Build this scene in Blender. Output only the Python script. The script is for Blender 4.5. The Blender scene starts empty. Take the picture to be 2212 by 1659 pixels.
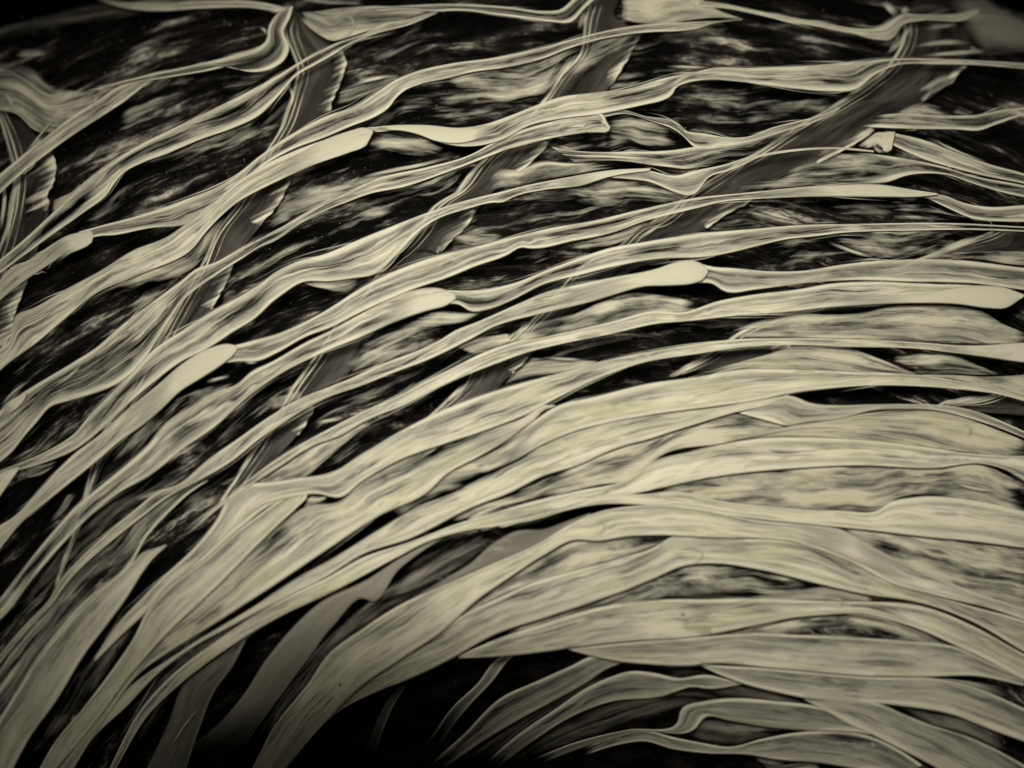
import bpy, math, random
from mathutils import Vector, noise as mnoise

# ---------------------------------------------------------------- camera, light, exposure
SC = bpy.context.scene
COL = SC.collection
S = 0.001                       # one pixel of the tracing grid (2212 x 1659) = 1 mm
CX, CY = 1106.0, 829.5
CAM_D = 5200.0                  # camera distance, tracing pixels
ZF = 560.0                      # height at which one tracing pixel is exactly S

cam_d = bpy.data.cameras.new('camera')
cam = bpy.data.objects.new('camera', cam_d)
COL.objects.link(cam)
SC.camera = cam
cam.location = (0, -CAM_D * S, 0)
cam.rotation_euler = (math.radians(90), 0, 0)
cam_d.sensor_fit = 'HORIZONTAL'
cam_d.sensor_width = 36.0
cam_d.lens = 36.0 * (CAM_D - ZF) / 2212.0
cam_d.clip_start = 0.05
cam_d.clip_end = 200.0
cam_d.dof.use_dof = True
cam_d.dof.focus_distance = (CAM_D - 570.0) * S
cam_d.dof.aperture_fstop = 0.6

W = bpy.data.worlds.new('World')
SC.world = W
W.use_nodes = True
W.node_tree.nodes['Background'].inputs[0].default_value = (0.9, 0.85, 0.75, 1)
W.node_tree.nodes['Background'].inputs[1].default_value = 0.035


def lamp_at(name, px, py, h, tx, ty, th, energy, size, blend, radius, sx=1.0, sy=1.0, col=(1, 0.97, 0.9)):
    d = bpy.data.lights.new(name, 'SPOT')
    d.energy = energy
    d.spot_size = math.radians(size)
    d.spot_blend = blend
    d.shadow_soft_size = radius
    d.color = col
    o = bpy.data.objects.new(name, d)
    COL.objects.link(o)
    a = Vector(((px - CX) * S, -h * S, (CY - py) * S))
    b = Vector(((tx - CX) * S, -th * S, (CY - ty) * S))
    o.location = a
    o.rotation_euler = (b - a).to_track_quat('-Z', 'Y').to_euler()
    o.scale = (sx, sy, 1)
    return o


lamp_at('spot_lamp', 700, -500, 4000, 1290, 590, 560, 715, 56, 1.0, 0.6, 1.08, 0.95)

SC.view_settings.view_transform = 'Standard'
SC.view_settings.look = 'None'
SC.view_settings.exposure = 0.0
SC.view_settings.gamma = 1.0
SC.view_settings.use_curve_mapping = False
SC.cycles.transparent_max_bounces = 48
SC.cycles.max_bounces = 5
SC.cycles.diffuse_bounces = 2
SC.cycles.glossy_bounces = 1
SC.cycles.use_denoising = True

# ---------------------------------------------------------------- helpers
GX, GY, GR, GH = 1164.0, 2800.0, 2961.0, 900.0      # the globe: centre and radius on the grid, height
TX = {'a': 0.0, 'b': 707.8, 'c': 1415.7}
TY = {'1': 0.0, '2': 530.9, '3': 1061.8}


def P(s):
    """'a1 100,200 b2 5,5' -> points on the tracing grid"""
    out, ox, oy, k, lim = [], 0.0, 0.0, 1.0, None
    for w in s.split():
        if ',' in w:
            x, y = w.split(',')
            p = (ox + k * float(x), oy + k * float(y))
            if lim is not None:
                if p[0] <= lim + 4:
                    continue
                lim = None
            out.append(p)
        else:
            lim = out[-1][0] if out and TX[w[0]] > ox else None
            ox, oy, k = TX[w[0]], TY[w[1]], 0.36
    return out


def dome(px, py):
    r2 = ((px - GX) ** 2 + (py - GY) ** 2) / GR ** 2
    # added hollow at the bottom centre: turns the surface from the lamp to darken it
    s = min(1.35, max(0.0, (py - 1260.0) / 390.0))
    dark_hollow = 540.0 * math.exp(-((px - 820.0) / 620.0) ** 2) * s ** 2
    return GH * math.sqrt(max(0.0, 1.0 - r2)) - dark_hollow


def pt(px, py, h):
    """grid point at height h (towards the viewer)"""
    k = (CAM_D - h) / (CAM_D - ZF)
    return Vector(((px - CX) * k * S, -h * S, (CY - py) * k * S))


def spline(pts, n):
    """Catmull-Rom through pts, resampled to n points evenly along the arc"""
    if len(pts) == 2:
        pts = [pts[0], ((pts[0][0] + pts[1][0]) / 2, (pts[0][1] + pts[1][1]) / 2), pts[1]]
    q = [(2 * pts[0][0] - pts[1][0], 2 * pts[0][1] - pts[1][1])] + list(pts) + \
        [(2 * pts[-1][0] - pts[-2][0], 2 * pts[-1][1] - pts[-2][1])]
    dense = []
    for i in range(1, len(q) - 2):
        p0, p1, p2, p3 = q[i - 1], q[i], q[i + 1], q[i + 2]
        l1 = math.hypot(p2[0] - p1[0], p2[1] - p1[1]) + 1e-6
        d0 = math.hypot(p1[0] - p0[0], p1[1] - p0[1]) + 1e-6
        d2 = math.hypot(p3[0] - p2[0], p3[1] - p2[1]) + 1e-6
        m1 = [((p2[k] - p1[k]) / l1 * d0 + (p1[k] - p0[k]) / d0 * l1) / (l1 + d0) * l1 for k in (0, 1)]
        m2 = [((p3[k] - p2[k]) / d2 * l1 + (p2[k] - p1[k]) / l1 * d2) / (l1 + d2) * l1 for k in (0, 1)]
        for j in range(16):
            t = j / 16
            h00, h10 = 2 * t ** 3 - 3 * t * t + 1, t ** 3 - 2 * t * t + t
            h01, h11 = -2 * t ** 3 + 3 * t * t, t ** 3 - t * t
            dense.append(tuple(h00 * p1[k] + h10 * m1[k] + h01 * p2[k] + h11 * m2[k] for k in (0, 1)))
    dense.append(pts[-1])
    acc = [0.0]
    for a, b in zip(dense, dense[1:]):
        acc.append(acc[-1] + math.hypot(b[0] - a[0], b[1] - a[1]))
    out, j = [], 0
    for i in range(n):
        s = acc[-1] * i / (n - 1)
        while j < len(acc) - 2 and acc[j + 1] < s:
            j += 1
        f = (s - acc[j]) / max(1e-9, acc[j + 1] - acc[j])
        f = min(1.0, max(0.0, f))
        out.append((dense[j][0] + f * (dense[j + 1][0] - dense[j][0]), dense[j][1] + f * (dense[j + 1][1] - dense[j][1])))
    return out


def arc_len(pts):
    return sum(math.hypot(b[0] - a[0], b[1] - a[1]) for a, b in zip(pts, pts[1:]))


def sm(a, b, x):
    if a == b:
        return 1.0 if x >= b else 0.0
    t = min(1.0, max(0.0, (x - a) / (b - a)))
    return t * t * (3 - 2 * t)


SEED = [0]


def sheet(name, U, L, z, mat, parent, dens=0.7, streak=0.5, tone=0.3, bulge=0.10, soft=(0.0, 0.0), fade=(0.0, 0.0),
          profile=None, dark=1.0, thick=2.0, step=11.0, m=9, tilt=0.0, wav=4.0, bulge_max=16.0, densf=None, feather=3.0, grad=0.0):
    """A thin closed sheet of fibre between two traced edges.  dens = how thick the fibre lies (its opacity)."""
    SEED[0] += 1
    seed = SEED[0]
    n = max(8, int(max(arc_len(U), arc_len(L)) / step))
    u_, l_ = spline(U, n), spline(L, n)
    base = parent.location if parent else Vector((0, 0, 0))
    verts, uvs, dn = [], [], []
    run = 0.0
    prev = None
    for i in range(n):
        a, b = u_[i], l_[i]
        c = ((a[0] + b[0]) / 2, (a[1] + b[1]) / 2)
        if prev:
            run += math.hypot(c[0] - prev[0], c[1] - prev[1])
        prev = c
        w = math.hypot(b[0] - a[0], b[1] - a[1])
        f = i / (n - 1)
        ef = 1.0
        if fade[0] > 0:
            ef *= min(1.0, f / fade[0])
        if fade[1] > 0:
            ef *= min(1.0, (1 - f) / fade[1])
        for side in (0, 1):
            ev = min(0.12, feather / max(6.0, w)) if feather else 0.0
            for k in range(m):
                v = k / (m - 1)
                if feather:
                    v = 0.0 if k == 0 else 1.0 if k == m - 1 else ev + (1 - 2 * ev) * (k - 1) / (m - 3)
                x, y = a[0] + (b[0] - a[0]) * v, a[1] + (b[1] - a[1]) * v
                arch = 4 * v * (1 - v)
                h = dome(x, y) + z + min(bulge_max, bulge * w) * arch ** 0.9 + tilt * (v - 0.5) * w
                h += wav * mnoise.noise((x * 0.006, y * 0.006, seed * 7.3))
                if side:
                    h -= thick * (0.25 + 0.75 * arch)
                verts.append(pt(x, y, h) - base)
                uvs.append((run / 100.0 + seed * 13.7, (v - 0.5) * w / 100.0 + seed * 5.1))
                d = dens + grad * (v - 0.5)
                if profile:
                    d = profile(v, w, f)
                if densf:
                    d += densf(x, y)
                if soft[0] > 0:
                    d -= max(0.0, 1 - v / soft[0]) * 0.6
                if soft[1] > 0:
                    d -= max(0.0, 1 - (1 - v) / soft[1]) * 0.6
                if feather and (k == 0 or (k == m - 1 and not profile)):
                    d -= 0.75
                dn.append(d - (1 - ef) * (0.5 + d))
    faces = []
    M2 = 2 * m
    for i in range(n - 1):
        o, p = i * M2, (i + 1) * M2
        for k in range(m - 1):
            faces.append((o + k, o + k + 1, p + k + 1, p + k))
            faces.append((o + m + k, p + m + k, p + m + k + 1, o + m + k + 1))
        faces.append((o, p, p + m, o + m))
        faces.append((o + m - 1, o + M2 - 1, p + M2 - 1, p + m - 1))
    for o in (0, (n - 1) * M2):
        for k in range(m - 1):
            faces.append((o + k, o + m + k, o + m + k + 1, o + k + 1))
    me = bpy.data.meshes.new(name)
    me.from_pydata([tuple(v) for v in verts], [], faces)
    uvl = me.uv_layers.new(name='UVMap')
    li = [l.vertex_index for l in me.loops]
    uvl.data.foreach_set('uv', [c for i in li for c in uvs[i]])
    for nm, vals in (('dens', dn), ('streak', [streak] * len(dn)), ('tone', [tone] * len(dn)), ('dark', [dark] * len(dn))):
        at = me.attributes.new(nm, 'FLOAT', 'POINT')
        at.data.foreach_set('value', vals)
    me.polygons.foreach_set('use_smooth', [True] * len(me.polygons))
    me.materials.append(mat)
    me.update()
    o = bpy.data.objects.new(name, me)
    COL.objects.link(o)
    if parent:
        o.parent = parent
    return o


def offset_line(pts, n, toward, dist):
    """points moved by dist(px) towards the matching point of the other edge"""
    out = []
    for i, (p, q) in enumerate(zip(pts, toward)):
        w = math.hypot(q[0] - p[0], q[1] - p[1]) + 1e-6
        r = min(dist, 0.5 * w)
        out.append((p[0] + (q[0] - p[0]) / w * r, p[1] + (q[1] - p[1]) / w * r))
    return out


def thing(name, label, cat, pts, z, group=None):
    o = bpy.data.objects.new(name, None)
    COL.objects.link(o)
    c = pts[len(pts) // 2]
    o.location = pt(c[0], c[1], dome(*c) + z)
    o.empty_display_size = 0.02
    o['label'] = label
    o['category'] = cat
    if group:
        o['group'] = group
    return o


def cord(name, pts, w, z, mat, parent, dens=0.95, streak=0.25, tone=0.2, fade=(0.06, 0.06), w1=None):
    """a round thread of width w (grid px) along pts"""
    n = max(8, int(arc_len(pts) / 8))
    c = spline(pts, n)
    U, L = [], []
    for i in range(n):
        a, b = c[max(0, i - 1)], c[min(n - 1, i + 1)]
        tx, ty = b[0] - a[0], b[1] - a[1]
        ln = math.hypot(tx, ty) + 1e-6
        f = i / (n - 1)
        ww = (w if w1 is None else w + (w1 - w) * f) * 0.5
        ww *= 1 + 0.25 * mnoise.noise((c[i][0] * 0.012, c[i][1] * 0.012, z))
        U.append((c[i][0] + ty / ln * ww, c[i][1] - tx / ln * ww))
        L.append((c[i][0] - ty / ln * ww, c[i][1] + tx / ln * ww))
    return sheet(name, U, L, z, mat, parent, dens=dens, streak=streak, tone=tone, bulge=0.30, fade=fade, dark=0.0,
                 thick=min(6, w * 0.4), m=5, feather=0.0, step=8, wav=2.0, soft=(0.3, 0.3))


# ---------------------------------------------------------------- materials
def new_mat(name):
    m = bpy.data.materials.new(name)
    m.use_nodes = True
    nt = m.node_tree
    nt.nodes.clear()
    return m, nt


class NT:
    def __init__(self, nt):
        self.nt = nt

    def n(self, t, **kw):
        nd = self.nt.nodes.new(t)
        for k, v in kw.items():
            setattr(nd, k, v)
        return nd

    def put(self, sock, v):
        if hasattr(v, 'is_output') or isinstance(v, bpy.types.NodeSocket):
            self.nt.links.new(v, sock)
        else:
            sock.default_value = v

    def math(self, op, a, b=0.0, c=0.0, clamp=False):
        nd = self.n('ShaderNodeMath', operation=op, use_clamp=clamp)
        for i, v in enumerate((a, b, c)):
            self.put(nd.inputs[i], v)
        return nd.outputs[0]

    def mapr(self, v, a, b, c=0.0, d=1.0, smooth=True):
        nd = self.n('ShaderNodeMapRange', interpolation_type='SMOOTHSTEP' if smooth else 'LINEAR')
        self.put(nd.inputs[0], v)
        for i, x in enumerate((a, b, c, d)):
            nd.inputs[i + 1].default_value = x
        return nd.outputs[0]

    def mix(self, f, a, b):
        nd = self.n('ShaderNodeMix', data_type='RGBA')
        self.put(nd.inputs[0], f)
        self.put(nd.inputs[6], a)
        self.put(nd.inputs[7], b)
        return nd.outputs[2]

    def noise(self, vec, scale, detail=3.0, rough=0.55, dist=0.0):
        nd = self.n('ShaderNodeTexNoise')
        self.put(nd.inputs['Vector'], vec)
        nd.inputs['Scale'].default_value = scale
        nd.inputs['Detail'].default_value = detail
        nd.inputs['Roughness'].default_value = rough
        nd.inputs['Distortion'].default_value = dist
        return nd.outputs['Fac']

    def attr(self, name):
        return self.n('ShaderNodeAttribute', attribute_name=name).outputs['Fac']

    def mapping(self, vec, sc, loc=(0, 0, 0)):
        nd = self.n('ShaderNodeMapping')
        self.put(nd.inputs['Vector'], vec)
        nd.inputs['Scale'].default_value = sc
        nd.inputs['Location'].default_value = loc
        return nd.outputs[0]


def fibre_material(name, thick_col, thin_col, alt_col, dark_col, fine=1.0, mott=0.0, thread_k=0.22, slit_k=0.45):
    m, nt = new_mat(name)
    g = NT(nt)
    uv = g.n('ShaderNodeTexCoord').outputs['UV']
    # warp the fibre direction a little so that the streaks wander
    wv = g.noise(g.mapping(uv, (0.7, 0.9, 1)), 1.0, 2.0)
    comb = g.n('ShaderNodeCombineXYZ')
    g.put(comb.inputs[1], g.math('MULTIPLY', g.math('SUBTRACT', wv, 0.5), 0.30))
    add = g.n('ShaderNodeVectorMath', operation='ADD')
    g.put(add.inputs[0], uv)
    g.put(add.inputs[1], comb.outputs[0])
    p = add.outputs[0]
    n1 = g.noise(g.mapping(p, (0.40, 8.0 * fine, 1)), 1.0, 3.0, 0.6)          # long fibres
    n2 = g.noise(g.mapping(p, (0.55, 4.2, 1), (3, 7, 0)), 1.0, 3.0, 0.55)       # wisps
    n3 = g.noise(g.mapping(p, (0.65, 2.2, 1), (9, 1, 0)), 1.0, 4.0, 0.6, 0.3)  # patches
    n4 = g.noise(g.mapping(p, (0.9, 24.0 * fine, 1), (2, 5, 0)), 1.0, 2.0, 0.5)
    st = g.attr('streak')
    dn = g.attr('dens')
    v = g.math('ADD', g.math('MULTIPLY', g.math('SUBTRACT', n1, 0.5), 1.5),
               g.math('ADD', g.math('MULTIPLY', g.math('SUBTRACT', n2, 0.5), 1.0 + mott),
                      g.math('ADD', g.math('MULTIPLY', g.math('SUBTRACT', n3, 0.5), 1.3 + 1.5 * mott),
                             g.math('MULTIPLY', g.math('SUBTRACT', n4, 0.5), 0.5))))
    # fine threads (bright) and slits (dark) that run along the strand, wander and merge
    def ridge(sc, loc, width):
        n = g.noise(g.mapping(p, sc, loc), 1.0, 1.5, 0.45)
        return g.mapr(g.math('ABSOLUTE', g.math('SUBTRACT', n, 0.5)), width, 0.0)
    thr = g.math('ADD', ridge((0.16, 4.5 * fine, 1), (21, 3, 0), 0.055), ridge((0.18, 7.0 * fine, 1), (31, 5, 0), 0.05))
    sl = g.math('ADD', ridge((0.20, 5.5 * fine, 1), (41, 6, 0), 0.045), ridge((0.24, 9.0 * fine, 1), (51, 9, 0), 0.04))
    wh = g.mapr(n3, 0.60, 0.38)
    v = g.math('ADD', v, g.math('MULTIPLY', thr, thread_k))
    v = g.math('SUBTRACT', v, g.math('MULTIPLY', g.math('MULTIPLY', sl, wh), slit_k))
    t = g.math('ADD', dn, g.math('MULTIPLY', st, v))
    a1 = g.mapr(t, -0.02, 1.0)
    alpha = g.math('SUBTRACT', 1.0, g.math('SQRT', g.math('SUBTRACT', 1.0002, a1, clamp=True)))
    tone = g.attr('tone')
    patch = g.noise(g.mapping(p, (0.5, 1.6, 1), (4, 4, 0)), 1.0, 2.0)
    warm = g.math('MULTIPLY', g.mapr(patch, 0.40, 0.66), tone)
    c1 = g.mix(warm, thick_col, alt_col)
    c2 = g.mix(g.mapr(t, 0.30, 0.95), thin_col, c1)
    # dark fibres lying in the sheet
    n5 = g.noise(g.mapping(p, (0.9, 6.5 * fine, 1), (12, 2, 0)), 1.0, 3.0, 0.6)
    dk0 = g.math('MAXIMUM', g.mapr(n5, 0.58, 0.74), g.math('MULTIPLY', g.math('MULTIPLY', sl, wh), 0.6), clamp=True)
    dk = g.math('MULTIPLY', g.math('MULTIPLY', dk0, g.attr('dark')), g.math('MINIMUM', st, 0.85))
    c3 = g.mix(dk, c2, dark_col)
    b = g.n('ShaderNodeBsdfPrincipled')
    g.put(b.inputs['Base Color'], c3)
    g.put(b.inputs['Alpha'], alpha)
    b.inputs['Roughness'].default_value = 0.62
    b.inputs['Specular IOR Level'].default_value = 0.18
    bp = g.n('ShaderNodeBump')
    bp.inputs['Strength'].default_value = 0.18
    bp.inputs['Distance'].default_value = 0.004
    g.put(bp.inputs['Height'], g.math('ADD', n1, g.math('MULTIPLY', n4, 0.6)))
    g.put(b.inputs['Normal'], bp.outputs[0])
    out = g.n('ShaderNodeOutputMaterial')
    nt.links.new(b.outputs[0], out.inputs[0])
    return m


CREAM = (0.63, 0.595, 0.44, 1)
OLIVE = (0.52, 0.505, 0.31, 1)
THIN = (0.44, 0.43, 0.335, 1)
DARKF = (0.045, 0.038, 0.032, 1)
M_STRAND = fibre_material('pale_fibre', CREAM, THIN, OLIVE, DARKF)
M_FOLD = fibre_material('cream_fold_fibre', (0.54, 0.51, 0.38, 1), THIN, (0.49, 0.46, 0.30, 1), DARKF)
M_WEB = fibre_material('web_fibre', (0.52, 0.49, 0.35, 1), (0.42, 0.41, 0.32, 1), (0.46, 0.43, 0.27, 1), DARKF, 0.7, 0.7, 0.08, 0.2)
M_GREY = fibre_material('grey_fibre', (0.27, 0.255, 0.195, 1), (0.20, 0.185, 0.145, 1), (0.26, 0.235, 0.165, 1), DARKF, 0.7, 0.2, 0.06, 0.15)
M_BAND = fibre_material('dark_fibre', (0.027, 0.0235, 0.018, 1), (0.013, 0.0115, 0.009, 1), (0.085, 0.076, 0.058, 1), (0.01, 0.009, 0.008, 1), 0.6, 0.3, 0.1, 0.2)


def globe_material():
    m, nt = new_mat('dark_streaked_glass')
    g = NT(nt)
    uv = g.n('ShaderNodeTexCoord').outputs['UV']
    wv = g.noise(g.mapping(uv, (0.5, 1.4, 1)), 1.0, 3.0)
    comb = g.n('ShaderNodeCombineXYZ')
    g.put(comb.inputs[1], g.math('MULTIPLY', g.math('SUBTRACT', wv, 0.5), 0.5))
    add = g.n('ShaderNodeVectorMath', operation='ADD')
    g.put(add.inputs[0], uv)
    g.put(add.inputs[1], comb.outputs[0])
    p = add.outputs[0]
    sep = g.n('ShaderNodeSeparateXYZ')
    g.put(sep.inputs[0], uv)
    big = g.noise(g.mapping(p, (0.45, 1.3, 1)), 1.0, 3.0, 0.6)
    st = g.noise(g.mapping(p, (0.75, 5.5, 1), (5, 3, 0)), 1.0, 6.0, 0.68)
    fine = g.noise(g.mapping(p, (6, 14, 1), (1, 8, 0)), 1.0, 3.0, 0.6)
    v = g.math('ADD', g.math('MULTIPLY', st, 0.75), g.math('ADD', g.math('MULTIPLY', big, 0.60), g.math('MULTIPLY', fine, 0.20)))
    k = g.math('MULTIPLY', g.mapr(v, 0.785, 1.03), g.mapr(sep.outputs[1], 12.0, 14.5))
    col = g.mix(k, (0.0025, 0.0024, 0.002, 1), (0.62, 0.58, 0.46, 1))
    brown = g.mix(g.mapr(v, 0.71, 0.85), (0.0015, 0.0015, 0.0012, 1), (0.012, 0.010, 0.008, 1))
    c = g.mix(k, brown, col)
    b = g.n('ShaderNodeBsdfPrincipled')
    g.put(b.inputs['Base Color'], c)
    b.inputs['Roughness'].default_value = 0.75
    b.inputs['Specular IOR Level'].default_value = 0.03
    out = g.n('ShaderNodeOutputMaterial')
    nt.links.new(b.outputs[0], out.inputs[0])
    return m


def plain(name, col, rough=0.7, spec=0.1):
    m, nt = new_mat(name)
    g = NT(nt)
    n = g.noise(g.n('ShaderNodeTexCoord').outputs['Object'], 40.0)
    b = g.n('ShaderNodeBsdfPrincipled')
    g.put(b.inputs['Base Color'], g.mix(n, tuple(c * 0.8 for c in col) + (1,), tuple(min(1, c * 1.2) for c in col) + (1,)))
    b.inputs['Roughness'].default_value = rough
    b.inputs['Specular IOR Level'].default_value = spec
    out = g.n('ShaderNodeOutputMaterial')
    nt.links.new(b.outputs[0], out.inputs[0])
    return m


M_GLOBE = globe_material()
M_BLACK = plain('backdrop_black', (0.001, 0.001, 0.001), 0.9, 0.0)
M_SPECK = plain('speck_black', (0.004, 0.004, 0.004), 0.9, 0.02)
M_DUST = plain('dust_pale', (0.42, 0.40, 0.33), 0.8, 0.05)

# ---------------------------------------------------------------- the setting: backdrop and globe
me = bpy.data.meshes.new('backdrop')
me.from_pydata([(-12, 1.2, -12), (12, 1.2, -12), (12, 1.2, 12), (-12, 1.2, 12)], [], [(0, 1, 2, 3)])
me.materials.append(M_BLACK)
bd = bpy.data.objects.new('backdrop', me)
COL.objects.link(bd)
bd['kind'] = 'structure'


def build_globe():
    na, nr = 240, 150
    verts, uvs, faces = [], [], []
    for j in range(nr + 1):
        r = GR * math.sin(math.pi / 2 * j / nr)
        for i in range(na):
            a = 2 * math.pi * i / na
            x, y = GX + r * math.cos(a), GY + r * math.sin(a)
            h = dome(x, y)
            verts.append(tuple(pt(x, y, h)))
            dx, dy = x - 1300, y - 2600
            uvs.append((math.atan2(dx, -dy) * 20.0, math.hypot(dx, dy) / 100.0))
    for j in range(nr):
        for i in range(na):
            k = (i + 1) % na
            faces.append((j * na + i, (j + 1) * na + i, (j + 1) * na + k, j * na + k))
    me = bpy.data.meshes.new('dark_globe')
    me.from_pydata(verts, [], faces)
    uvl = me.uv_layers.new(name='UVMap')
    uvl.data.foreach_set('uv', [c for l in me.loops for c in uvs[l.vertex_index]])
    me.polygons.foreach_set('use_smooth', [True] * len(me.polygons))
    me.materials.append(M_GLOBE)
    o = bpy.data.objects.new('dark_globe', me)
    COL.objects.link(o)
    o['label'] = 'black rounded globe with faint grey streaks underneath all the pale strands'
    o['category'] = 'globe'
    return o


build_globe()

# ---------------------------------------------------------------- builders for the strands
STRANDS = {}


def strand(key, label, U, L, z, rims=(9, 9), dens=0.6, streak=0.5, tone=0.4, fade=(0, 0), rim_d=0.95, mat=None,
           tilt=0.0, soft=(0, 0), rim_streak=0.35, grad=0.0, cat='strand', name='pale_strand', bulge=0.10, group='pale strands over the globe'):
    U, L = P(U), P(L)
    t = thing(name, label, cat, U, z, group)
    STRANDS[key] = (t, z, U, L)
    mat = mat or M_STRAND
    sheet('ribbon', U, L, z, mat, t, dens=dens, streak=streak, tone=tone, fade=fade, tilt=tilt, soft=soft, bulge=bulge, grad=grad)
    n = max(8, int(max(arc_len(U), arc_len(L)) / 11))
    us, ls = spline(U, n), spline(L, n)
    for w, a, b in ((rims[0], us, ls), (rims[1], ls, us)):
        if w:
            inner = offset_line(a, n, b, w * 2.6)
            jit = SEED[0] * 3.1

            def prof(v, ww, f, jit=jit):
                k = 0.75 + 0.5 * mnoise.noise((f * 9.0, jit, 0.5))
                return rim_d * 1.05 - sm(0.15 * k, 1.0, v) * 1.35
            sheet('rim', a, inner, z + 1.4, mat, t, profile=prof, dark=0.0, streak=rim_streak, tone=tone * 0.6, fade=fade, bulge=0.06,
                  bulge_max=4.0, m=7, thick=1.0)
    return t


def web(key, U, L, dz=-8, dens=0.42, streak=0.7, tone=0.3, soft=(0.2, 0.2), fade=(0.25, 0.25), mat=None, densf=None, name='web'):
    t, z, _, _ = STRANDS[key]
    return sheet(name, P(U), P(L), z + dz, mat or M_WEB, t, dens=dens, streak=streak, tone=tone, soft=soft, fade=fade,
                 bulge=0.04, m=11, densf=densf)


def fold(key, U, L, dz=6, dens=1.15, streak=0.16, tone=0.15, fade=(0.6, 0.0), name='fold'):
    t, z, _, _ = STRANDS[key]
    return sheet(name, P(U), P(L), z + dz, M_FOLD, t, dens=dens, streak=streak + 0.1, tone=tone + 0.2, fade=fade, bulge=0.10, m=11, thick=3, dark=0.0)


def thread(key, pts, w, dz=5, dens=0.72, streak=0.35, tone=0.2, fade=(0.4, 0.4), name='thread', w1=None):
    t, z, _, _ = STRANDS[key]
    return cord(name, P(pts), w, z + dz, M_STRAND, t, dens=dens, streak=streak, tone=tone, fade=fade, w1=w1)


def band(key, label, left, right, z, cord_w=7):
    """a dark cross band: dark sheet, pale cord along its left edge, frayed pale fringe along its right edge"""
    Lf, Rt = P(left), P(right)
    t = thing('dark_band', label, 'band', Lf, z, 'dark bands crossing under the strands')
    STRANDS[key] = (t, z, Lf, Rt)
    sheet('sheet', Lf, Rt, z, M_BAND, t, dens=0.85, streak=0.6, tone=0.8, bulge=0.05, tilt=0.0, m=11)
    n = max(20, int(arc_len(Lf) / 20))
    ls, rs = spline(Lf, n), spline(Rt, n)
    for q, (off, w) in enumerate(((0, 9), (11, 6), (24, 4))):
        line = offset_line(ls, n, rs, off)
        cord('edge_cord', [(p[0] + 3 * mnoise.noise((i * 0.3, q, z)), p[1]) for i, p in enumerate(line)], w, z + 6 + q, M_STRAND, t,
             dens=0.72 - 0.12 * q, streak=0.7, tone=0.1, fade=(0.02, 0.02))
    return t


def cords(key, specs, w=7):
    for s in specs:
        thread(key, s, w * 1.5, dz=7, dens=0.85, streak=0.35, tone=0.1, name='edge_cord')


def fringe(key, specs, w=26):
    """jagged pale selvedge: outer edge is the traced line, inner edge fades out raggedly"""
    t, z, _, _ = STRANDS[key]
    for s in specs:
        pts = P(s)
        n = max(10, int(arc_len(pts) / 7))
        c = spline(pts, n)
        A, B = [], []
        for i in range(n):
            a, b = c[max(0, i - 1)], c[min(n - 1, i + 1)]
            tx, ty = b[0] - a[0], b[1] - a[1]
            ln = math.hypot(tx, ty) + 1e-6
            j = 4.0 * mnoise.noise((c[i][0] * 0.06, c[i][1] * 0.06, 3.0))
            A.append((c[i][0] - ty / ln * j, c[i][1] + tx / ln * j))
            ww = w * 2.2 * (1.0 + 0.6 * mnoise.noise((c[i][0] * 0.03, c[i][1] * 0.03, 8.0)))
            B.append((c[i][0] - ty / ln * ww, c[i][1] + tx / ln * ww + 0.25 * ww))

        def wisps(x, y):
            # pale fibres reaching from the edge into the band, lying along the strands' direction
            q = x * 0.45 + y * 0.9
            r = x * 0.9 - y * 0.45
            return 0.75 * mnoise.noise((q * 0.16, r * 0.012, 4.0)) + 0.35 * mnoise.noise((q * 0.05, r * 0.01, 9.0))

        def prof(v, wd, f):
            return 1.05 - 1.15 * v ** 0.6
        # B lies on the right of travel; travelling downwards that is the band's own side
        sheet('fringe', A, B, z + 8, M_STRAND, t, profile=prof, densf=wisps, streak=0.25, tone=0.1, fade=(0.06, 0.06), bulge=0.03,
              m=16, step=3.5, dark=0.0)


def filaments(key, count, seed, reach=1.0, w=(1.6, 3.2)):
    """hair-thin filaments that leave the strand and bridge towards its neighbours"""
    t, z, U, L = STRANDS[key]
    rnd = random.Random(seed)
    n = max(16, int(max(arc_len(U), arc_len(L)) / 14))
    us, ls = spline(U, n), spline(L, n)
    for q in range(count):
        ln = rnd.uniform(0.18, 0.42) * n
        i0 = rnd.uniform(0, n - ln - 1)
        i1 = i0 + ln
        side = rnd.choice((0, 1))
        va, vb = (rnd.uniform(0.1, 0.9), None)
        out = rnd.uniform(2, 20) * reach
        pts = []
        K = 7
        flip = rnd.random() < 0.5
        for j in range(K):
            f = j / (K - 1)
            i = min(n - 1, int(i0 + (i1 - i0) * f))
            a, b = us[i], ls[i]
            wd = math.hypot(b[0] - a[0], b[1] - a[1]) + 1e-6
            g = f if not flip else 1 - f
            off = out * max(0.0, g - 0.35) ** 1.3 * 1.7
            v = va + (1.0 - va if side else -va) * min(1.0, g * 2.2)
            x = a[0] + (b[0] - a[0]) * v + (b[0] - a[0]) / wd * (off if side else -off)
            y = a[1] + (b[1] - a[1]) * v + (b[1] - a[1]) / wd * (off if side else -off)
            pts.append((x + rnd.uniform(-1, 1), y + rnd.uniform(-1, 1)))
        cord('filament', pts, rnd.uniform(*w), z + rnd.uniform(-14, 2), M_STRAND, t, dens=rnd.uniform(0.5, 0.85), streak=0.2,
                         tone=0.1, fade=(0.45, 0.45))

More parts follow.
